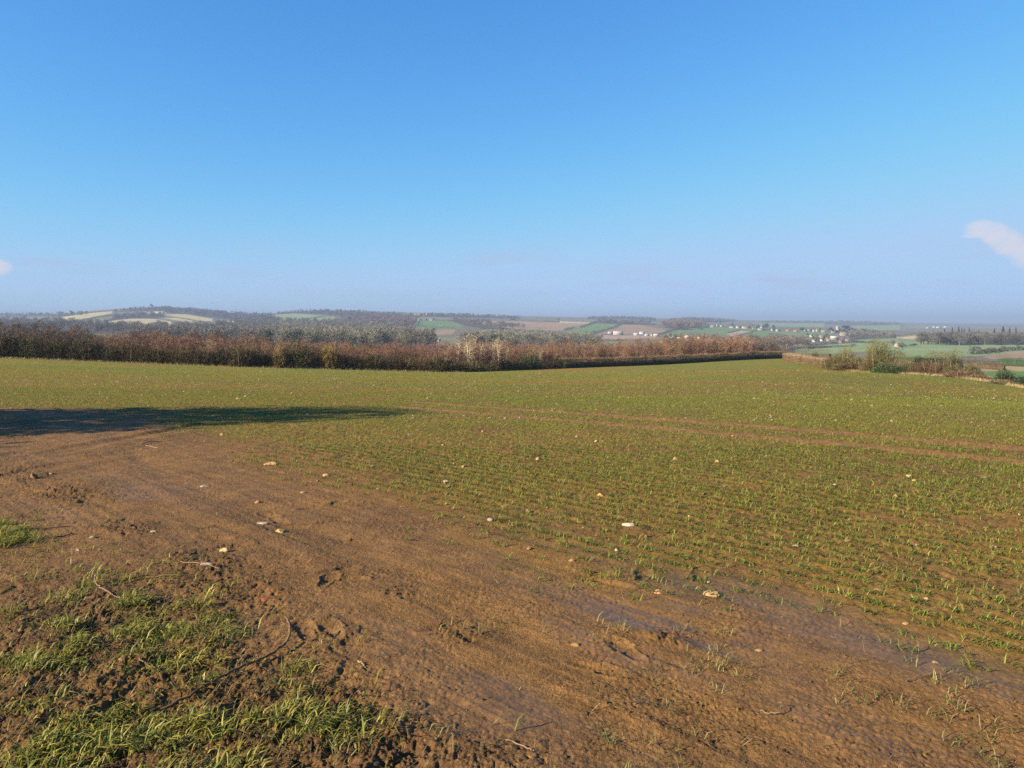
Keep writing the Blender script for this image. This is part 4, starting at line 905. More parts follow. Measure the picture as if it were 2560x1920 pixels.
SB = [shrub(330 + i, 3.0, 2.4, 3.4, 3200, .12, .86, 10, top=.6, lcol=(.7, .9, .4), tw=.028) for i in range(3)]    # twiggy, upright
EV = [shrub(340 + i, 3.0, 2.6, 2.4, 3800, .15, .06, 5, lcol=(1, 1, 1)) for i in range(3)]                               # leafy evergreen
BT = [young_tree(350 + i, 6.5, 2.4, 5, 1500, True, .024) for i in range(2)]
OLV, OLV2 = (.135, .112, .036), (.10, .082, .033)
RIGHT = [  # x, width px, top y, Y, kind, colour, label
 (2085, 52, 884, 122, 's', OLV2, 'small olive twiggy shrub next to the rusty hedge'), (2115, 62, 868, 121, 's', OLV, 'golden olive willowy shrub with upright twigs'), (2150, 60, 890, 118, 's', OLV2, 'dark olive shrub between the two golden ones'),
 (2196, 78, 846, 113, 's', (0.127, 0.110, 0.035), 'tall yellow-olive willow tree over the field hedge'), (2228, 70, 856, 112, 't', OLV2, 'spreading yellow-green tree beside the tall willow'), (2175, 50, 892, 113, 's', (0.113, 0.077, 0.038), 'brown twiggy shrub at the willow foot'),
 (2120, 90, 905, 119, 's', (0.118, 0.074, 0.038), 'russet bramble bank under the olive shrubs'), (2212, 62, 908, 107, 'e', (0.050, 0.080, 0.018), 'bright green bramble clump below the willow'), (2250, 62, 914, 104, 'e', (0.042, 0.065, 0.017), 'mid-green bramble clump next to the brightest one'),
 (2296, 34, 892, 103, 'e', (0.021, 0.042, 0.012), 'dark green holly bush behind the brambles'), (2268, 64, 902, 108, 's', (0.130, 0.106, 0.035), 'straw-coloured scrub above the brambles'), (2322, 62, 898, 100, 's', (0.089, 0.050, 0.030), 'dark red-brown blackthorn thicket by the holly'),
 (2356, 74, 860, 97, 't', (0.130, 0.113, 0.045), 'gaunt lichen-yellow bare tree leaning over the thicket'), (2345, 50, 905, 96, 's', (0.101, 0.059, 0.033), 'brown briar under the gaunt tree'), (2386, 56, 886, 96, 's', (0.071, 0.059, 0.030), 'grey-brown thorn bush beyond the gaunt tree'),
 (2410, 44, 892, 92, 't', (0.148, 0.118, 0.054), 'cluster of pale upright stems at the hedge end'), (2430, 40, 916, 93, 'e', (0.033, 0.045, 0.017), 'small dark green bush behind the pale stems'), (2395, 80, 926, 91, 's', (0.142, 0.083, 0.045), 'low reddish bramble spilling into the field'),
 (2445, 60, 934, 88, 's', (0.160, 0.101, 0.054), 'low tan and red scrub at the hedge end'), (2512, 50, 926, 80, 'e', (0.026, 0.045, 0.010), 'round clipped dark green evergreen bush near the edge of the photo'), (2556, 34, 938, 79, 'e', (0.030, 0.045, 0.014), 'flat green bush beside the round evergreen'),
 (2037, 32, 880, 150, 's', (0.054, 0.042, 0.026), 'lone dark bare bush in the gap behind the rusty hedge'), (2500, 70, 946, 79, 's', (0.195, 0.136, 0.071), 'bank of dead tan grass and briar under the round evergreen')]
for k_ in range(26):
    x = 2074 + k_ * 14.5 + rng.uniform(-4, 4); by_ = np.interp(x, [2063, 2190, 2300, 2400, 2480], [929, 931, 936, 945, 955])
    RIGHT.append((x, rng.uniform(36, 52), by_ - rng.uniform(22, 36), hedge_Y(x) + rng.uniform(.3, 3), 's', jit([(.095, .062, .034), (.105, .084, .034), (.07, .058, .03), (.12, .074, .04)][k_ % 4]), 'olive and brown scrub closing the gaps of the field hedge bank'))
for i, (x, w, ty, Y, kd, c, lab) in enumerate(RIGHT):
    X, Yy, z = at_near(x, Y); h = EYE - (ty - YH) / F * Y - z; wm = w / F * Y
    if kd == 's': plant('shrub', SB[i % 3], ('stems', 'foliage'), (X, Yy, z - .05), rng.uniform(0, 6), (wm / 3.2, wm / 3.2, h / 3.6), (.22, .17, .09), c, lab, 'shrub', 'scrub along the hedge bank' if 'closing' in lab else None)
    elif kd == 'e': plant('evergreen_bush', EV[i % 3], ('stems', 'foliage'), (X, Yy, z - .05), rng.uniform(0, 6), (wm / 2.5, wm / 2.5, h / 2.2), (.1, .08, .05), c, lab, 'bush')
    else: plant('bare_willow', BT[i % 2], ('trunk', 'crown'), (X, Yy, z - .05), rng.uniform(0, 6), (wm / 4.2, wm / 4.2, h / 6.8), tuple(np.array(c) * 1.1), c, lab, 'tree')

# dry grass fringe at the foot of the hedges
xs = np.concatenate([rng.uniform(-60, 1960, 5000), rng.uniform(1966, 2600, 9000)]); Y = np.interp(xs, EDGE_X, EDGE_Y) - 1.3 + np.abs(rng.normal(0, .5, len(xs))) * np.where(xs > 1960, -1.4, -.5); X = (xs - CX) / F * Y; n = len(X)
tag(obj('dry_grass', blades('dry_grass', np.stack([X, Y, macro(X, Y)], 1), rng.uniform(.12, .45, n), np.full(n, .035), rng.uniform(0, 6.28, n), np.abs(rng.normal(.6, .4, n)), np.array([.40, .30, .14]) * rng.uniform(.6, 1.3, (n, 1)), M_blade, True)),
    'pale dry grass fringe along the foot of the hedges', 'grass', kind='stuff')

# ------------------------------------------------------------------ the tree whose shadow lies across the field (stands outside the view)
sd, sn = np.array([math.sin(R(SUN_AZ - 180)), math.cos(R(SUN_AZ - 180))]), np.array([-math.cos(R(SUN_AZ - 180)), math.sin(R(SUN_AZ - 180))])
def caster(along, perp, W, D, H, label, seed):
    p = sd * along + sn * perp
    acc_s, acc_f = Acc(), Acc()
    tube(acc_s, [(0, 0, -.3), (.1, 0, H * .3), (0, .1, H * .8)], [.22, .18, .05], 7)
    n = 9000; v = unit(n) * (rng.random(n) ** .4)[:, None]; lump = 1 + .2 * fbm(v[:, 0] * 2.5 + seed, v[:, 1] * 2.5 + v[:, 2] * 2, 3, seed)
    P = v * [D / 2, W / 2, H * .48] * lump[:, None] + [0, 0, H * .5]
    leaves(acc_f, P, .24, shade(n, .6, 1.4))
    e = bpy.data.objects.new('ivy_tree', None); link(e); e.location = (p[0], p[1], -.2); e.rotation_euler = (0, 0, -R(SUN_AZ - 180) + math.pi / 2)
    o = obj('trunk', acc_s.mesh('trunk', M_bark), e); o.color = (.16, .12, .08, 1)
    o = obj('crown', acc_f.mesh('crown', M_leaf), e); o.color = (.045, .075, .02, 1)
    tag(e, label, 'tree')
HH = 8.0; LS = 1 / math.tan(R(SUN_EL))
caster(4.6 - LS * HH, 16.9, 6.2, 5.0, HH, 'dense ivy-clad tree outside the view that shades the field', 501)
caster(-1.9 - LS * 6.0, 14.7, 13.6, 4.0, 6.0, 'broad evergreen bush under the ivy-clad tree outside the view', 502)

# ------------------------------------------------------------------ valley trees and woods
RT = [round_tree(600 + i, 12, rng.uniform(8, 11)) for i in range(6)]
RTE = [round_tree(620 + i, 12, 8.5, 420, leafy=True) for i in range(3)]
CF = [conifer(640 + i) for i in range(3)]
RTnp = []
for mt, mc in RT:
    V, Fs, C, o = [], [], [], 0
    for m, base in ((mt, (.6, .5, .45)), (mc, (1, 1, 1))):
        v = np.empty(len(m.vertices) * 3, np.float32); m.vertices.foreach_get('co', v); v = v.reshape(-1, 3)
        for p in m.polygons: 
            vv = [o + i for i in p.vertices]; Fs.append((vv[0], vv[1], vv[2]))
            if len(vv) == 4: Fs.append((vv[0], vv[2], vv[3]))
        c = np.empty(len(v) * 4, np.float32); m.color_attributes['tint'].data.foreach_get('color', c); C.append(c.reshape(-1, 4)[:, :3] * base); V.append(v); o += len(v)
    RTnp.append((np.concatenate(V), np.array(Fs), np.concatenate(C)))
cands = []
for zi, (poly, nn, hr, c, lab) in enumerate(ZONES):
    xs = [p[0] for p in poly]; ys = [p[1] for p in poly]; got = 0; tries = 0
    while got < nn and tries < 20000:
        tries += 1
        x, y = rng.uniform(min(xs), max(xs)), rng.uniform(min(ys), max(ys))
        if not in_poly(np.array([x]), np.array([y]), poly)[0]: continue
        X, Y, z = at_far(x, y); h = rng.uniform(*hr); cands.append((h / Y, zi, X, Y, z, h, x)); got += 1
cands.sort(key=lambda t: -t[0])
IND = cands[:270]; REST = cands[270:]
def zone_word(x, Y):
    side = 'behind the dark end of the wood' if x < 330 else 'behind the rusty middle of the wood' if x < 1100 else 'in the hollow past the pale trees' if x < 1700 else 'below the village' if x < 2200 else 'in the long wood over the pale green field'
    return side
for i, (q, zi, X, Y, z, h, x) in enumerate(IND):
    side = zone_word(x, Y); col = jit(ZONES[zi][3], .36)
    if rng.random() < .07:
        plant('ivy_clad_tree', RTE[i % 3], ('trunk', 'crown'), (X, Y, z - .2), rng.uniform(0, 6), (h / 13, h / 13, h / 12), (.12, .1, .07), jit((.045, .065, .025)), 'dark green ivy-clad tree ' + side, 'tree', 'ivy trees ' + side)
    else:
        s = h / 12 * rng.uniform(.8, 1.1)
        plant('bare_tree', RT[i % 6], ('trunk', 'crown'), (X, Y, z - .2), rng.uniform(0, 6), (s, s, h / 12), jit((.13, .11, .085)), col, 'rounded grey-brown leafless tree ' + side, 'tree', 'leafless trees ' + side)
for zi in range(len(ZONES)):
    acc = Acc()
    for q, zj, X, Y, z, h, x in REST:
        if zj != zi: continue
        V, Fs, C = RTnp[int(rng.integers(6))]; a = rng.uniform(0, 6.28); s = h / 12; ca, sa = math.cos(a) * s, math.sin(a) * s
        acc.add(np.stack([V[:, 0] * ca - V[:, 1] * sa + X, V[:, 0] * sa + V[:, 1] * ca + Y, V[:, 2] * s + z - .3], 1), [Fs], C * np.array(jit(ZONES[zi][3], .36)))
    if acc.n:
        o = obj('far_woodland', acc.mesh('far_woodland', M_twig)); o.color = (1, 1, 1, 1); tag(o, ZONES[zi][4], 'woodland', kind='stuff')

# single trees, evergreens and firs
SINGLE = [  # x, base y, top y, width px, kind, colour, label
 (268, 826, 806, 30, 'e', (.035, .05, .025), 'flat-topped dark cedar beside a bare tree in the valley'), (378, 769, 759, 7, 'e', (.05, .05, .04), 'tiny lone tree on the very top of the tallest hill'), (342, 822, 806, 18, 'c', (.10, .09, .06), 'pointed grey tree by the white-gabled house'),
 (745, 843, 825, 16, 'e', (.05, .065, .05), 'blue-green ivy tree in the valley under the ridge'), (935, 858, 834, 13, 'e', (.045, .065, .035), 'tall twin dark green cypress behind the wood'), (950, 860, 843, 16, 'e', (.06, .085, .045), 'lighter green conifer beside the twin cypress'), (911, 857, 846, 14, 'e', (.03, .045, .03), 'low dark yew next to the cypress'),
 (1284, 866, 848, 6, 'c', (.06, .09, .03), 'narrow ivy-green column tree above the middle of the wood'), (1398, 862, 841, 17, 'e', (.05, .065, .035), 'forked ivy-dark tree standing before the pale meadows'), (1477, 866, 845, 30, 'e', (.20, .19, .05), 'bright yellow-green willow crown over the wood'), (1548, 868, 852, 5, 'c', (.06, .08, .03), 'slim ivy-clad pole rising from the wood near the farm'),
 (1430, 872, 857, 18, 'e', (.09, .085, .045), 'dull olive rounded tree breaking the wood top'), (1254, 830, 818, 10, 'e', (.04, .05, .035), 'dark small evergreen at the meadow hedge'), (1283, 801, 796, 14, 'e', (.05, .06, .05), 'dark clump on the ridge left of the ploughed field'),
 (1396, 805, 794, 6, 'b', GB, 'lone bare tree on the ploughed field skyline'), (1378, 805, 801, 5, 'b', GB, 'small bush on the ploughed field skyline'), (1754, 826, 819, 7, 'e', (.05, .06, .045), 'single dark bush on the green hill'), (1791, 839, 829, 12, 'b', (.24, .13, .09), 'reddish round tree above the lower village'),
 (1764, 814, 805, 6, 'c', (.045, .055, .045), 'dark pointed conifer by the cream hilltop houses'), (1801, 813, 803, 5, 'c', (.05, .06, .05), 'thin dark conifer among the hilltop houses'), (1830, 817, 808, 10, 'e', (.055, .065, .05), 'dark tree before the white terrace'), (1895, 823, 812, 9, 'e', (.05, .06, .055), 'dark round tree at the terrace end'),
 (1915, 824, 807, 15, 'e', (.055, .065, .06), 'blue-dark cedar over the upper village'), (1934, 825, 812, 9, 'e', (.06, .07, .06), 'second dark cedar on the upper village row'), (2005, 829, 818, 13, 'e', (.05, .06, .055), 'rounded dark evergreen in the upper village row'), (2077, 833, 817, 13, 'e', (.05, .065, .055), 'upright dark yew left of the church tower'),
 (2117, 833, 813, 34, 'e', (.05, .065, .06), 'largest dark spreading cedar beside the church tower'), (2160, 833, 821, 18, 'e', (.07, .08, .06), 'dark green domed tree past the churchyard cedar'), (1957, 852, 844, 15, 'e', (.05, .06, .05), 'dark low yew under the village green slope'), (2130, 872, 857, 14, 'b', GB, 'thin bare tree in the meadow before the olive shrubs'),
 (2284, 867, 858, 18, 'e', (.06, .07, .05), 'dark bush by the cream meadow house'), (2256, 869, 860, 22, 'e', (.075, .08, .065), 'grey-green thicket against the cream meadow house'), (2001, 874, 860, 26, 'b', (.20, .19, .09), 'olive-yellow bare tree above the lone dark bush'), (2020, 872, 862, 18, 'b', GB, 'small bare tree by the meadow corner')]
SINGLE += [(x, 846, ty, w, 'c', c, lab) for x, ty, w, c, lab in [(2312, 826, 12, (.055, .06, .055), 'first fir poking above the low end of the long wood'), (2332, 823, 8, (.055, .06, .055), 'slim fir near the low end of the long wood'), (2362, 820, 9, (.06, .065, .06), 'short fir beside the far sheds'),
   (2381, 817, 10, (.05, .06, .055), 'dark fir alone on the long wood top'), (2397, 815, 12, (.05, .06, .055), 'tallest fir of the trio on the long wood'), (2405, 817, 9, (.055, .062, .058), 'middle fir of the trio on the long wood'), (2411, 819, 8, (.055, .062, .058), 'smallest fir of the trio on the long wood'), (2423, 817, 9, (.055, .06, .055), 'ragged fir right of the fir trio'),
   (2447, 825, 14, (.05, .058, .055), 'leaning dark fir at the dip in the long wood'), (2486, 820, 13, (.045, .055, .05), 'stout dark fir rising past the dip in the wood'), (2508, 815, 18, (.04, .052, .05), 'broadest dark fir on the long wood'), (2524, 818, 13, (.05, .06, .055), 'round-topped fir by the broadest one'), (2540, 816, 11, (.055, .062, .058), 'last fir before the photo edge'), (2368, 833, 12, (.06, .065, .06), 'low fir inside the grey wood'), (2392, 829, 14, (.06, .066, .06), 'dark fir in the heart of the grey wood')]]
for i, (x, by_, ty, w, kd, c, lab) in enumerate(SINGLE):
    X, Y, z = at_far(x, by_); h = EYE - (ty - YH) / F * Y - z; wm = w / F * Y; h = max(h, 2.0)
    if kd == 'e': plant('evergreen_tree', RTE[i % 3], ('trunk', 'crown'), (X, Y, z - .2), i * 1.3, (wm / 8.2, wm / 8.2, h / 12), (.1, .08, .06), c, lab, 'tree')
    elif kd == 'c': plant('fir_tree', CF[i % 3], ('trunk', 'crown'), (X, Y, z - .2), i * 1.3, (wm / 5.6, wm / 5.6, h / 18), (.1, .08, .06), c, lab, 'tree')
    else: plant('bare_tree', RT[i % 6], ('trunk', 'crown'), (X, Y, z - .2), i * 1.3, (wm / 8.5, wm / 8.5, h / 12), (.12, .1, .08), c, lab, 'tree')

# field hedgerows in the far country
def far_hedge(path, h, label, c=(.06, .06, .045)):
    acc = Acc(); Q = np.array([at_far(x, y) for x, y in path]); seg = np.hypot(*np.diff(Q[:, :2], axis=0).T); cum = np.concatenate([[0], np.cumsum(seg)])
    n = int(max(300, min(3500, cum[-1] * 7))); t = rng.uniform(0, cum[-1], n); X = np.interp(t, cum, Q[:, 0]) + rng.normal(0, .6, n); Y = np.interp(t, cum, Q[:, 1]) + rng.normal(0, .8, n)
    hh = h * (1 + .5 * fbm(t / 14, t * 0, 3, len(path))) ; z = macro(X, Y) + rng.random(n) * hh
    leaves(acc, np.stack([X, Y, z], 1), .9, shade(n, .6, 1.4) * np.array(c) / .06, up=.4)
    o = obj('hedgerow', acc.mesh('hedgerow', M_leaf)); o.color = (.06, .06, .06, 1); tag(o, label, 'hedgerow')
for path, h, lab in [
 ([(145, 793), (190, 787), (240, 781), (280, 778)], 3, 'thin dark hedgerow along the top of the highest tan field'), ([(200, 802), (240, 794), (280, 789), (300, 787)], 4, 'hedgerow below the highest tan field'), ([(262, 804), (300, 797), (345, 795), (390, 795)], 3.5, 'hedgerow topping the broad tan field'),
 ([(270, 812), (330, 814), (350, 815)], 3, 'hedgerow along the foot of the broad tan field'), ([(415, 791), (470, 799), (530, 807)], 3, 'dark hedgerow between the two sloping tan strips'), ([(480, 806), (520, 811), (545, 813)], 3, 'hedgerow under the lower tan strip'),
 ([(745, 799), (780, 796), (832, 790)], 3.5, 'crisp dark hedgerow across the pale green ridge field'), ([(820, 801), (845, 800)], 3.5, 'short hedgerow under the pale green ridge field'), ([(1000, 829), (1020, 822), (1045, 815), (1050, 801)], 6, 'thick dark hedgerow beside the pair of green valley fields'),
 ([(1045, 817), (1090, 820), (1140, 822)], 4.5, 'tree-dotted hedgerow between the two green valley fields'), ([(1058, 835), (1080, 828), (1087, 823)], 3, 'hedgerow at the end of the lower green valley field'), ([(1050, 800), (1090, 801), (1140, 804)], 2.5, 'hedgerow along the top of the upper green valley field'),
 ([(1410, 827), (1435, 821), (1450, 820)], 4.5, 'lower half of the hedgerow between plough and green strip'), ([(1450, 820), (1470, 814), (1490, 807)], 5, 'upper half of the hedgerow between plough and green strip'), ([(1478, 835), (1520, 825), (1553, 812)], 4, 'hedgerow between the green strip and the brown farm field'),
 ([(1200, 824), (1260, 824), (1330, 831), (1380, 835), (1440, 838)], 3.5, 'long hedgerow sloping down the pale meadow'), ([(1645, 838), (1690, 824), (1715, 819)], 4, 'hedgerow climbing the green hill above the farm'), ([(1820, 833), (1850, 826), (1885, 828)], 2.5, 'hedge round the top of the brown plot under the terrace'),
 ([(1845, 845), (1860, 836), (1885, 829), (1920, 825)], 3, 'dark hedge from the brown plot up to the village'), ([(1920, 836), (1955, 838), (1985, 842)], 3, 'hedge across the village green slope'), ([(2010, 864), (2060, 862), (2120, 858), (2160, 857)], 2.5, 'hedge along the top of the meadow below the village'),
 ([(2130, 854), (2180, 858), (2240, 858)], 2, 'thin hedge above the meadow behind the willow'), ([(2020, 872), (2080, 868), (2140, 866)], 2, 'low hedge through the meadow below the village'), ([(2425, 886), (2470, 883), (2510, 878), (2560, 875), (2610, 872)], 3.2, 'shrubby hedgerow between the pale green field and the plough'),
 ([(2230, 842), (2290, 838), (2330, 835)], 4, 'dark hedge above the small tan field'), ([(1480, 855), (1560, 852), (1640, 851)], 3, 'hedge in front of the farm cottages'), ([(1400, 847), (1450, 849), (1520, 850)], 2, 'low hedge across the meadow in front of the farm'), ([(1200, 834), (1260, 832), (1290, 834)], 2.5, 'short dark hedge at the edge of the pale meadow'), ([(1360, 803), (1400, 806), (1480, 808)], 2, 'hedge line behind the ploughed field crest'), ([(1300, 792), (1370, 792), (1410, 792)], 4, 'faint skyline hedgerow behind the plough')]:
    far_hedge(path, h, lab)

# ------------------------------------------------------------------ houses, farm, church
def box(acc, x0, x1, y0, y1, z0, z1, col=(1, 1, 1)):
    V = [(x0, y0, z0), (x1, y0, z0), (x1, y1, z0), (x0, y1, z0), (x0, y0, z1), (x1, y0, z1), (x1, y1, z1), (x0, y1, z1)]
    acc.add(V, [np.array([(0, 3, 2, 1), (4, 5, 6, 7), (0, 1, 5, 4), (1, 2, 6, 5), (2, 3, 7, 6), (3, 0, 4, 7)])], col)
def house(x, yb, wpx, cw, cr, label, cat='house', hpx=None, rz=None, chim=True, win=True, pitch=.75, name='house'):
    X, Y, z = at_far(x, yb); w = .88 * wpx / F * Y; h = (hpx / F * Y) if hpx else max(2.6, min(4.8, w * .40)); d = min(max(w * .55, 5), 9)
    wh = h * .62 if hpx is None else h * .6; rh = d * .5 * pitch
    if hpx: rh = h * .4
    a = rng.uniform(-.35, .35) if rz is None else rz
    e = bpy.data.objects.new(name, None); link(e); e.location = (X, Y, z - .15); e.rotation_euler = (0, 0, a); tag(e, label, cat)
    acc = Acc(); box(acc, -w / 2, w / 2, -d / 2, d / 2, -1.5, wh + .15)
    acc.add([(-w / 2 + .01, -d / 2, wh + .15), (-w / 2 + .01, d / 2, wh + .15), (-w / 2 + .01, 0, wh + rh), (w / 2 - .01, -d / 2, wh + .15), (w / 2 - .01, d / 2, wh + .15), (w / 2 - .01, 0, wh + rh)], [np.array([(0, 1, 2), (3, 5, 4)])])
    o = obj('wall', acc.mesh('wall', M_wall), e); o.color = (*cw, 1)
    acc = Acc(); ov = .35
    for sg in (-1, 1):
        y0, y1 = sg * (d / 2 + ov), 0.0; z0, z1 = wh - ov * rh / (d / 2) + .2, wh + rh + .2
        V = [(-w / 2 - ov, y0, z0), (w / 2 + ov, y0, z0), (w / 2 + ov, y1, z1), (-w / 2 - ov, y1, z1)]; V += [(p[0], p[1], p[2] + .18) for p in V]
        acc.add(V, [np.array([(0, 1, 2, 3), (4, 5, 6, 7), (0, 1, 5, 4), (1, 2, 6, 5), (3, 0, 4, 7)])])
    rf = obj('roof', acc.mesh('roof', M_roof), e); rf.color = (*cr, 1)
    if chim:
        acc = Acc(); cxp = w * .38; box(acc, cxp - .45, cxp + .45, -.4, .4, wh + rh * .7, wh + rh + 1.3); o = obj('chimney', acc.mesh('chimney', M_wall), rf); o.color = (*np.array(cw) * .7, 1)
    if win and w > 6:
        k = 2 if w < 14 else 4
        for j in range(k):
            xx = -w / 2 + w * (j + .5) / k; acc = Acc(); box(acc, xx - .55, xx + .55, -d / 2 - .03, -d / 2 + .05, wh * .38, wh * .78); o = obj('window', acc.mesh('window', M_glass), e); o.color = (.05, .06, .07, 1)
    return e
Wt, Cr, St, Pk, Or, Gy = (.33, .32, .29), (.27, .22, .16), (.22, .20, .16), (.25, .18, .15), (.27, .17, .11), (.19, .20, .22)
rS, rR, rT, rB = (.12, .12, .13), (.20, .095, .065), (.19, .14, .11), (.10, .085, .08)
HOUSES = [
 (101, 818, 13, Wt, rS, 'long white bungalow among the bare trees at the dark end of the valley'), (117, 818, 8, Wt, rS, 'smaller white house beside the long white bungalow'), (169, 811, 11, Cr, rS, 'cream house under a grey roof below the highest tan field'), (183, 812, 11, Wt, rS, 'white house with a dark roof next to the cream one'), (10, 812, 8, Or, rT, 'orange-tinted house at the very edge of the valley'),
 (364, 823, 22, Wt, rB, 'white-gabled farmhouse with a dark roof below the broad tan field'), (395, 825, 6, Wt, rS, 'tiny white cottage behind the white-gabled farmhouse'), (487, 813, 6, Wt, rS, 'white speck of a house above the valley trees'),
 (983, 786, 14, Pk, rT, 'pale house at the near end of the ridge village'), (1012, 789, 10, Wt, rT, 'white house on the ridge village line'), (1046, 788, 24, Or, rR, 'long red-roofed terrace on the ridge'), (1068, 788, 8, Pk, rR, 'pink house next to the red-roofed terrace'), (1101, 789, 6, Wt, rR, 'bright white house alone at the ridge end'), (1050, 801, 10, Wt, rS, 'white cottage on the top hedge of the green valley field'), (1063, 801, 9, Cr, rS, 'cream cottage on the top hedge of the green valley field'), (1080, 801, 14, Wt, rS, 'low white building right of the cream cottage'),
 (1098, 854, 4, Wt, rS, 'white house glimpsed over the wood near the pale trees'), (1208, 857, 11, Pk, rR, 'red-roofed house behind the pale tall trees'),
 (1545, 837, 27, (.34, .26, .23), (.30, .29, .27), 'big pinkish barn below the brown farm field'), (1526, 835, 14, Cr, (.30, .29, .27), 'pale lean-to shed at the end of the pinkish barn'), (1590, 838, 13, Wt, (.30, .29, .27), 'white shed right of the pinkish barn'), (1605, 835, 14, (.55, .52, .46), (.30, .29, .27), 'pale-roofed grey barn behind the white sheds'), (1617, 840, 11, Wt, (.30, .29, .27), 'low white shed left of the cream gables'), (1630, 840, 7, Wt, rS, 'small white shed touching the cream gables'), (1640, 841, 14, Cr, (.55, .42, .3), 'cream twin-gabled farmhouse at the end of the white sheds'), (1500, 842, 14, Cr, rS, 'low cream shed in front of the green strip'), (1476, 841, 12, Gy, rS, 'grey shed among the roadside trees'),
 (1676, 850, 17, Pk, (.48, .36, .30), 'low pink-walled building above the rusty wood'), (1683, 845, 6, Wt, rS, 'narrow white house rising behind the low pink building'), (1699, 848, 11, Gy, (.32, .36, .42), 'blue-grey shed between the white cottages'), (1706, 852, 6, Wt, rS, 'white cottage in front of the blue-grey shed'), (1719, 851, 15, (.42, .44, .42), (.38, .38, .38), 'tall grey mill block above the wood'), (1731, 849, 8, (.2, .25, .34), (.14, .17, .24), 'dark blue shed beside the grey mill block'),
 (1748, 848, 9, Pk, (.50, .34, .28), 'pink-roofed house at the start of the lower village'), (1756, 844, 7, Wt, rT, 'white twin-gabled house behind the pink-roofed one'), (1765, 844, 6, Wt, rT, 'second white gable behind the pink-roofed house'), (1770, 848, 14, Wt, rS, 'long white house in the lower village'), (1777, 852, 10, Cr, rT, 'cream house below the long white one'), (1783, 855, 8, Wt, rS, 'white house lowest in the lower village'), (1790, 850, 9, Wt, rT, 'white-ended house left of the red roof'), (1804, 848, 13, (.55, .3, .22), rR, 'red brick house with a big red roof'), (1814, 853, 9, Or, rR, 'small orange house below the red roof'), (1839, 856, 6, Wt, rS, 'white cottage before the brown plot'), (1876, 858, 9, Wt, rB, 'white-gabled cottage half hidden by the end of the wood'),
 (1765, 818, 9, Cr, rT, 'cream house under the pointed conifer on the hill'), (1781, 818, 11, Cr, rT, 'second cream house on the green hill'), (1793, 816, 5, Wt, rR, 'small white house left of the thin conifer'), (1803, 817, 6, Wt, rB, 'white gable right of the thin conifer'), (1830, 820, 14, Wt, rS, 'first white terrace of the upper village'), (1847, 820, 14, Wt, rR, 'middle white terrace of the upper village'), (1865, 821, 22, Wt, rR, 'longest white terrace under a pink-red roof'), (1884, 822, 7, Wt, rR, 'white gable right of the longest terrace'), (1890, 821, 5, Wt, rS, 'small white house by the dark round tree'), (1905, 822, 7, Wt, rS, 'white house under the blue-dark cedar'), (1902, 826, 16, Wt, rS, 'low white garden building at the field edge'),
 (1931, 827, 6, Wt, rS, 'tiny white house beside the second cedar'), (1945, 828, 12, Wt, rT, 'white bungalow on the upper row'), (1970, 828, 11, Or, rR, 'red-roofed house in the upper row'), (1989, 830, 12, Or, rR, 'orange brick house before the rounded evergreen'), (2013, 828, 7, Wt, rT, 'white gable right of the rounded evergreen'), (2023, 828, 13, Wt, rT, 'wide white house in the upper row'), (2034, 830, 6, Wt, rT, 'small white gable in the upper row'), (2044, 829, 8, Wt, rR, 'bright white gabled house near the yew'), (2059, 831, 13, St, rT, 'stone cottage left of the upright yew'),
 (2110, 839, 22, St, rT, 'long stone house under the spreading cedar'), (2125, 838, 10, Cr, rT, 'cream cottage right of the long stone house'), (2028, 843, 6, Wt, rB, 'tall white gable on the village green slope'), (2055, 844, 14, St, rT, 'stone house above the white gables'), (2086, 849, 22, St, (.4, .37, .33), 'largest stone house in the middle of the lower lane'), (2067, 848, 9, Wt, rT, 'white-gabled house left of the largest stone house'), (2035, 855, 8, Wt, rS, 'low white cottage at the lane foot'), (2045, 854, 6, Wt, rS, 'small white cottage next in the lane foot row'), (2054, 853, 7, Wt, rB, 'white gable in the lane foot row'), (2071, 853, 10, St, rT, 'stone cottage in the lane foot row'), (2102, 858, 9, Cr, rR, 'cream house with a red roof at the lane end'), (2118, 854, 11, Pk, rR, 'red sandstone house at the lane end'),
 (1947, 854, 6, Pk, rT, 'pink house among the bare trees under the slope'), (1977, 855, 7, Pk, rR, 'red-roofed house among the bare trees under the slope'), (2243, 867, 9, Cr, rT, 'cream meadow house beside the willow tree')]
for x, yb, w, cw, cr, lab in HOUSES:
    house(x, yb, w, cw, cr, lab, hpx=13 if 'mill' in lab else (6.5 if w < 9 else None), chim='shed' not in lab and 'barn' not in lab and 'mill' not in lab, cat='barn' if 'barn' in lab or 'shed' in lab else 'house', name='barn' if 'barn' in lab or 'shed' in lab else 'house')
for x, yb, w, lab in [(2320, 821, 8, 'white far-off shed first in the hazy row'), (2335, 819, 8, 'second white shed in the hazy row'), (2346, 820, 11, 'wide white shed in the hazy row'), (2363, 819, 9, 'last white shed behind the short fir')]:
    house(x, yb, w, (.30, .30, .31), (.28, .28, .29), lab, 'shed', chim=False, win=False, name='far_shed')
for k_ in range(110):
    hx, hy, hw = HOUSES[int(rng.integers(25, len(HOUSES)))][:3]
    x = hx + rng.choice([-1, 1]) * (hw * .5 + rng.uniform(1, 8)); X, Y, z = at_far(x, hy + rng.uniform(-3.5, 2.0)); q_ = rng.uniform(.4, .75)
    plant('garden_tree', RT[k_ % 6] if k_ % 4 else RTE[k_ % 3], ('trunk', 'crown'), (X, Y, z - .2), k_, (q_, q_, q_), (.12, .1, .08), jit((.115, .095, .075) if k_ % 4 else (.05, .062, .045), .25), 'small garden tree squeezed between the village houses' if k_ % 4 else 'small dark evergreen squeezed between the village houses', 'tree', 'garden trees of the village' if k_ % 4 else 'garden evergreens of the village')
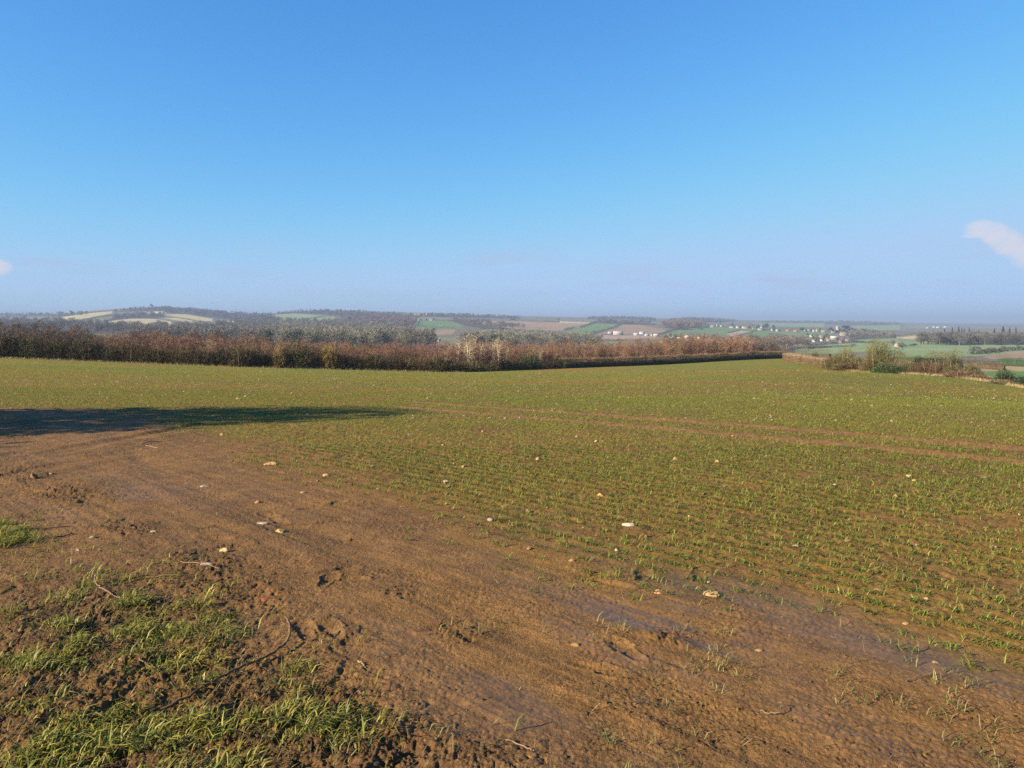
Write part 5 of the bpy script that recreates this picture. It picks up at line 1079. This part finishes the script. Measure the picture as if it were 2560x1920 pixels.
# church
house(2085, 832, 16, St, rT, 'stone church nave beside its square tower', 'church', hpx=8, chim=False, name='church_nave')
X, Y, z = at_far(2094, 832); u = Y / F
e = bpy.data.objects.new('church_tower', None); link(e); e.location = (X, Y, z); tag(e, 'square battlemented stone church tower beside the spreading cedar', 'church tower')
acc = Acc(); tw, th = 3.4 * u, 16 * u; box(acc, -tw, tw, -tw, tw, -2, th); o = obj('wall', acc.mesh('wall', M_wall), e); o.color = (.26, .24, .21, 1)
acc = Acc()
for a in range(4):
    for q in (-.9, -.3, .3, .9):
        px_, py_ = ((q * tw, tw), (q * tw, -tw), (tw, q * tw), (-tw, q * tw))[a]; box(acc, px_ - .16 * tw, px_ + .16 * tw, py_ - .16 * tw, py_ + .16 * tw, th + .005, th + 1.2)
o = obj('battlement', acc.mesh('battlement', M_wall), e); o.color = (.25, .23, .20, 1)
for sg in (-1, 1):
    acc = Acc(); box(acc, sg * tw * .4 - .5, sg * tw * .4 + .5, -tw - .04, -tw + .1, th * .7, th * .88); o = obj('window', acc.mesh('window', M_glass), e); o.color = (.05, .05, .05, 1)
# five white posts before the green strip, and a few slender poles
def post(x, yb, hpx, wpx, c, label, group=None):
    X, Y, z = at_far(x, yb); acc = Acc(); h = hpx / F * Y; w = wpx / F * Y / 2
    tube(acc, [(0, 0, -.3), (0, 0, h * .5), (0, 0, h)], [w, w, w * .8], 8); o = obj('white_post', acc.mesh('white_post', M_wall, True), None, (X, Y, z)); o.color = (*c, 1); tag(o, label, 'post', group)
for x in (1441, 1450.5, 1460.5, 1470.5, 1480.5):
    post(x, 838, 5, 1.3, (.9, .9, .9), 'white upright post in the evenly spaced row below the green strip', 'white posts in a row')

# ------------------------------------------------------------------ haze over the valley
acc = Acc(); box(acc, -30000, 30000, -400, 33000, -220, 86)
m = bpy.data.materials.new('haze'); m.use_nodes = True; nt = m.node_tree; nt.nodes.remove(nt.nodes['Principled BSDF'])
pv = nt.nodes.new('ShaderNodeVolumePrincipled'); pv.inputs['Density'].default_value = 0.000175; pv.inputs['Color'].default_value = (.255, .335, .49, 1); pv.inputs['Anisotropy'].default_value = 0.0
nt.links.new(pv.outputs[0], nt.nodes['Material Output'].inputs['Volume'])
tag(obj('haze', acc.mesh('haze', m)), 'pale blue haze filling the valley', 'haze', kind='stuff')
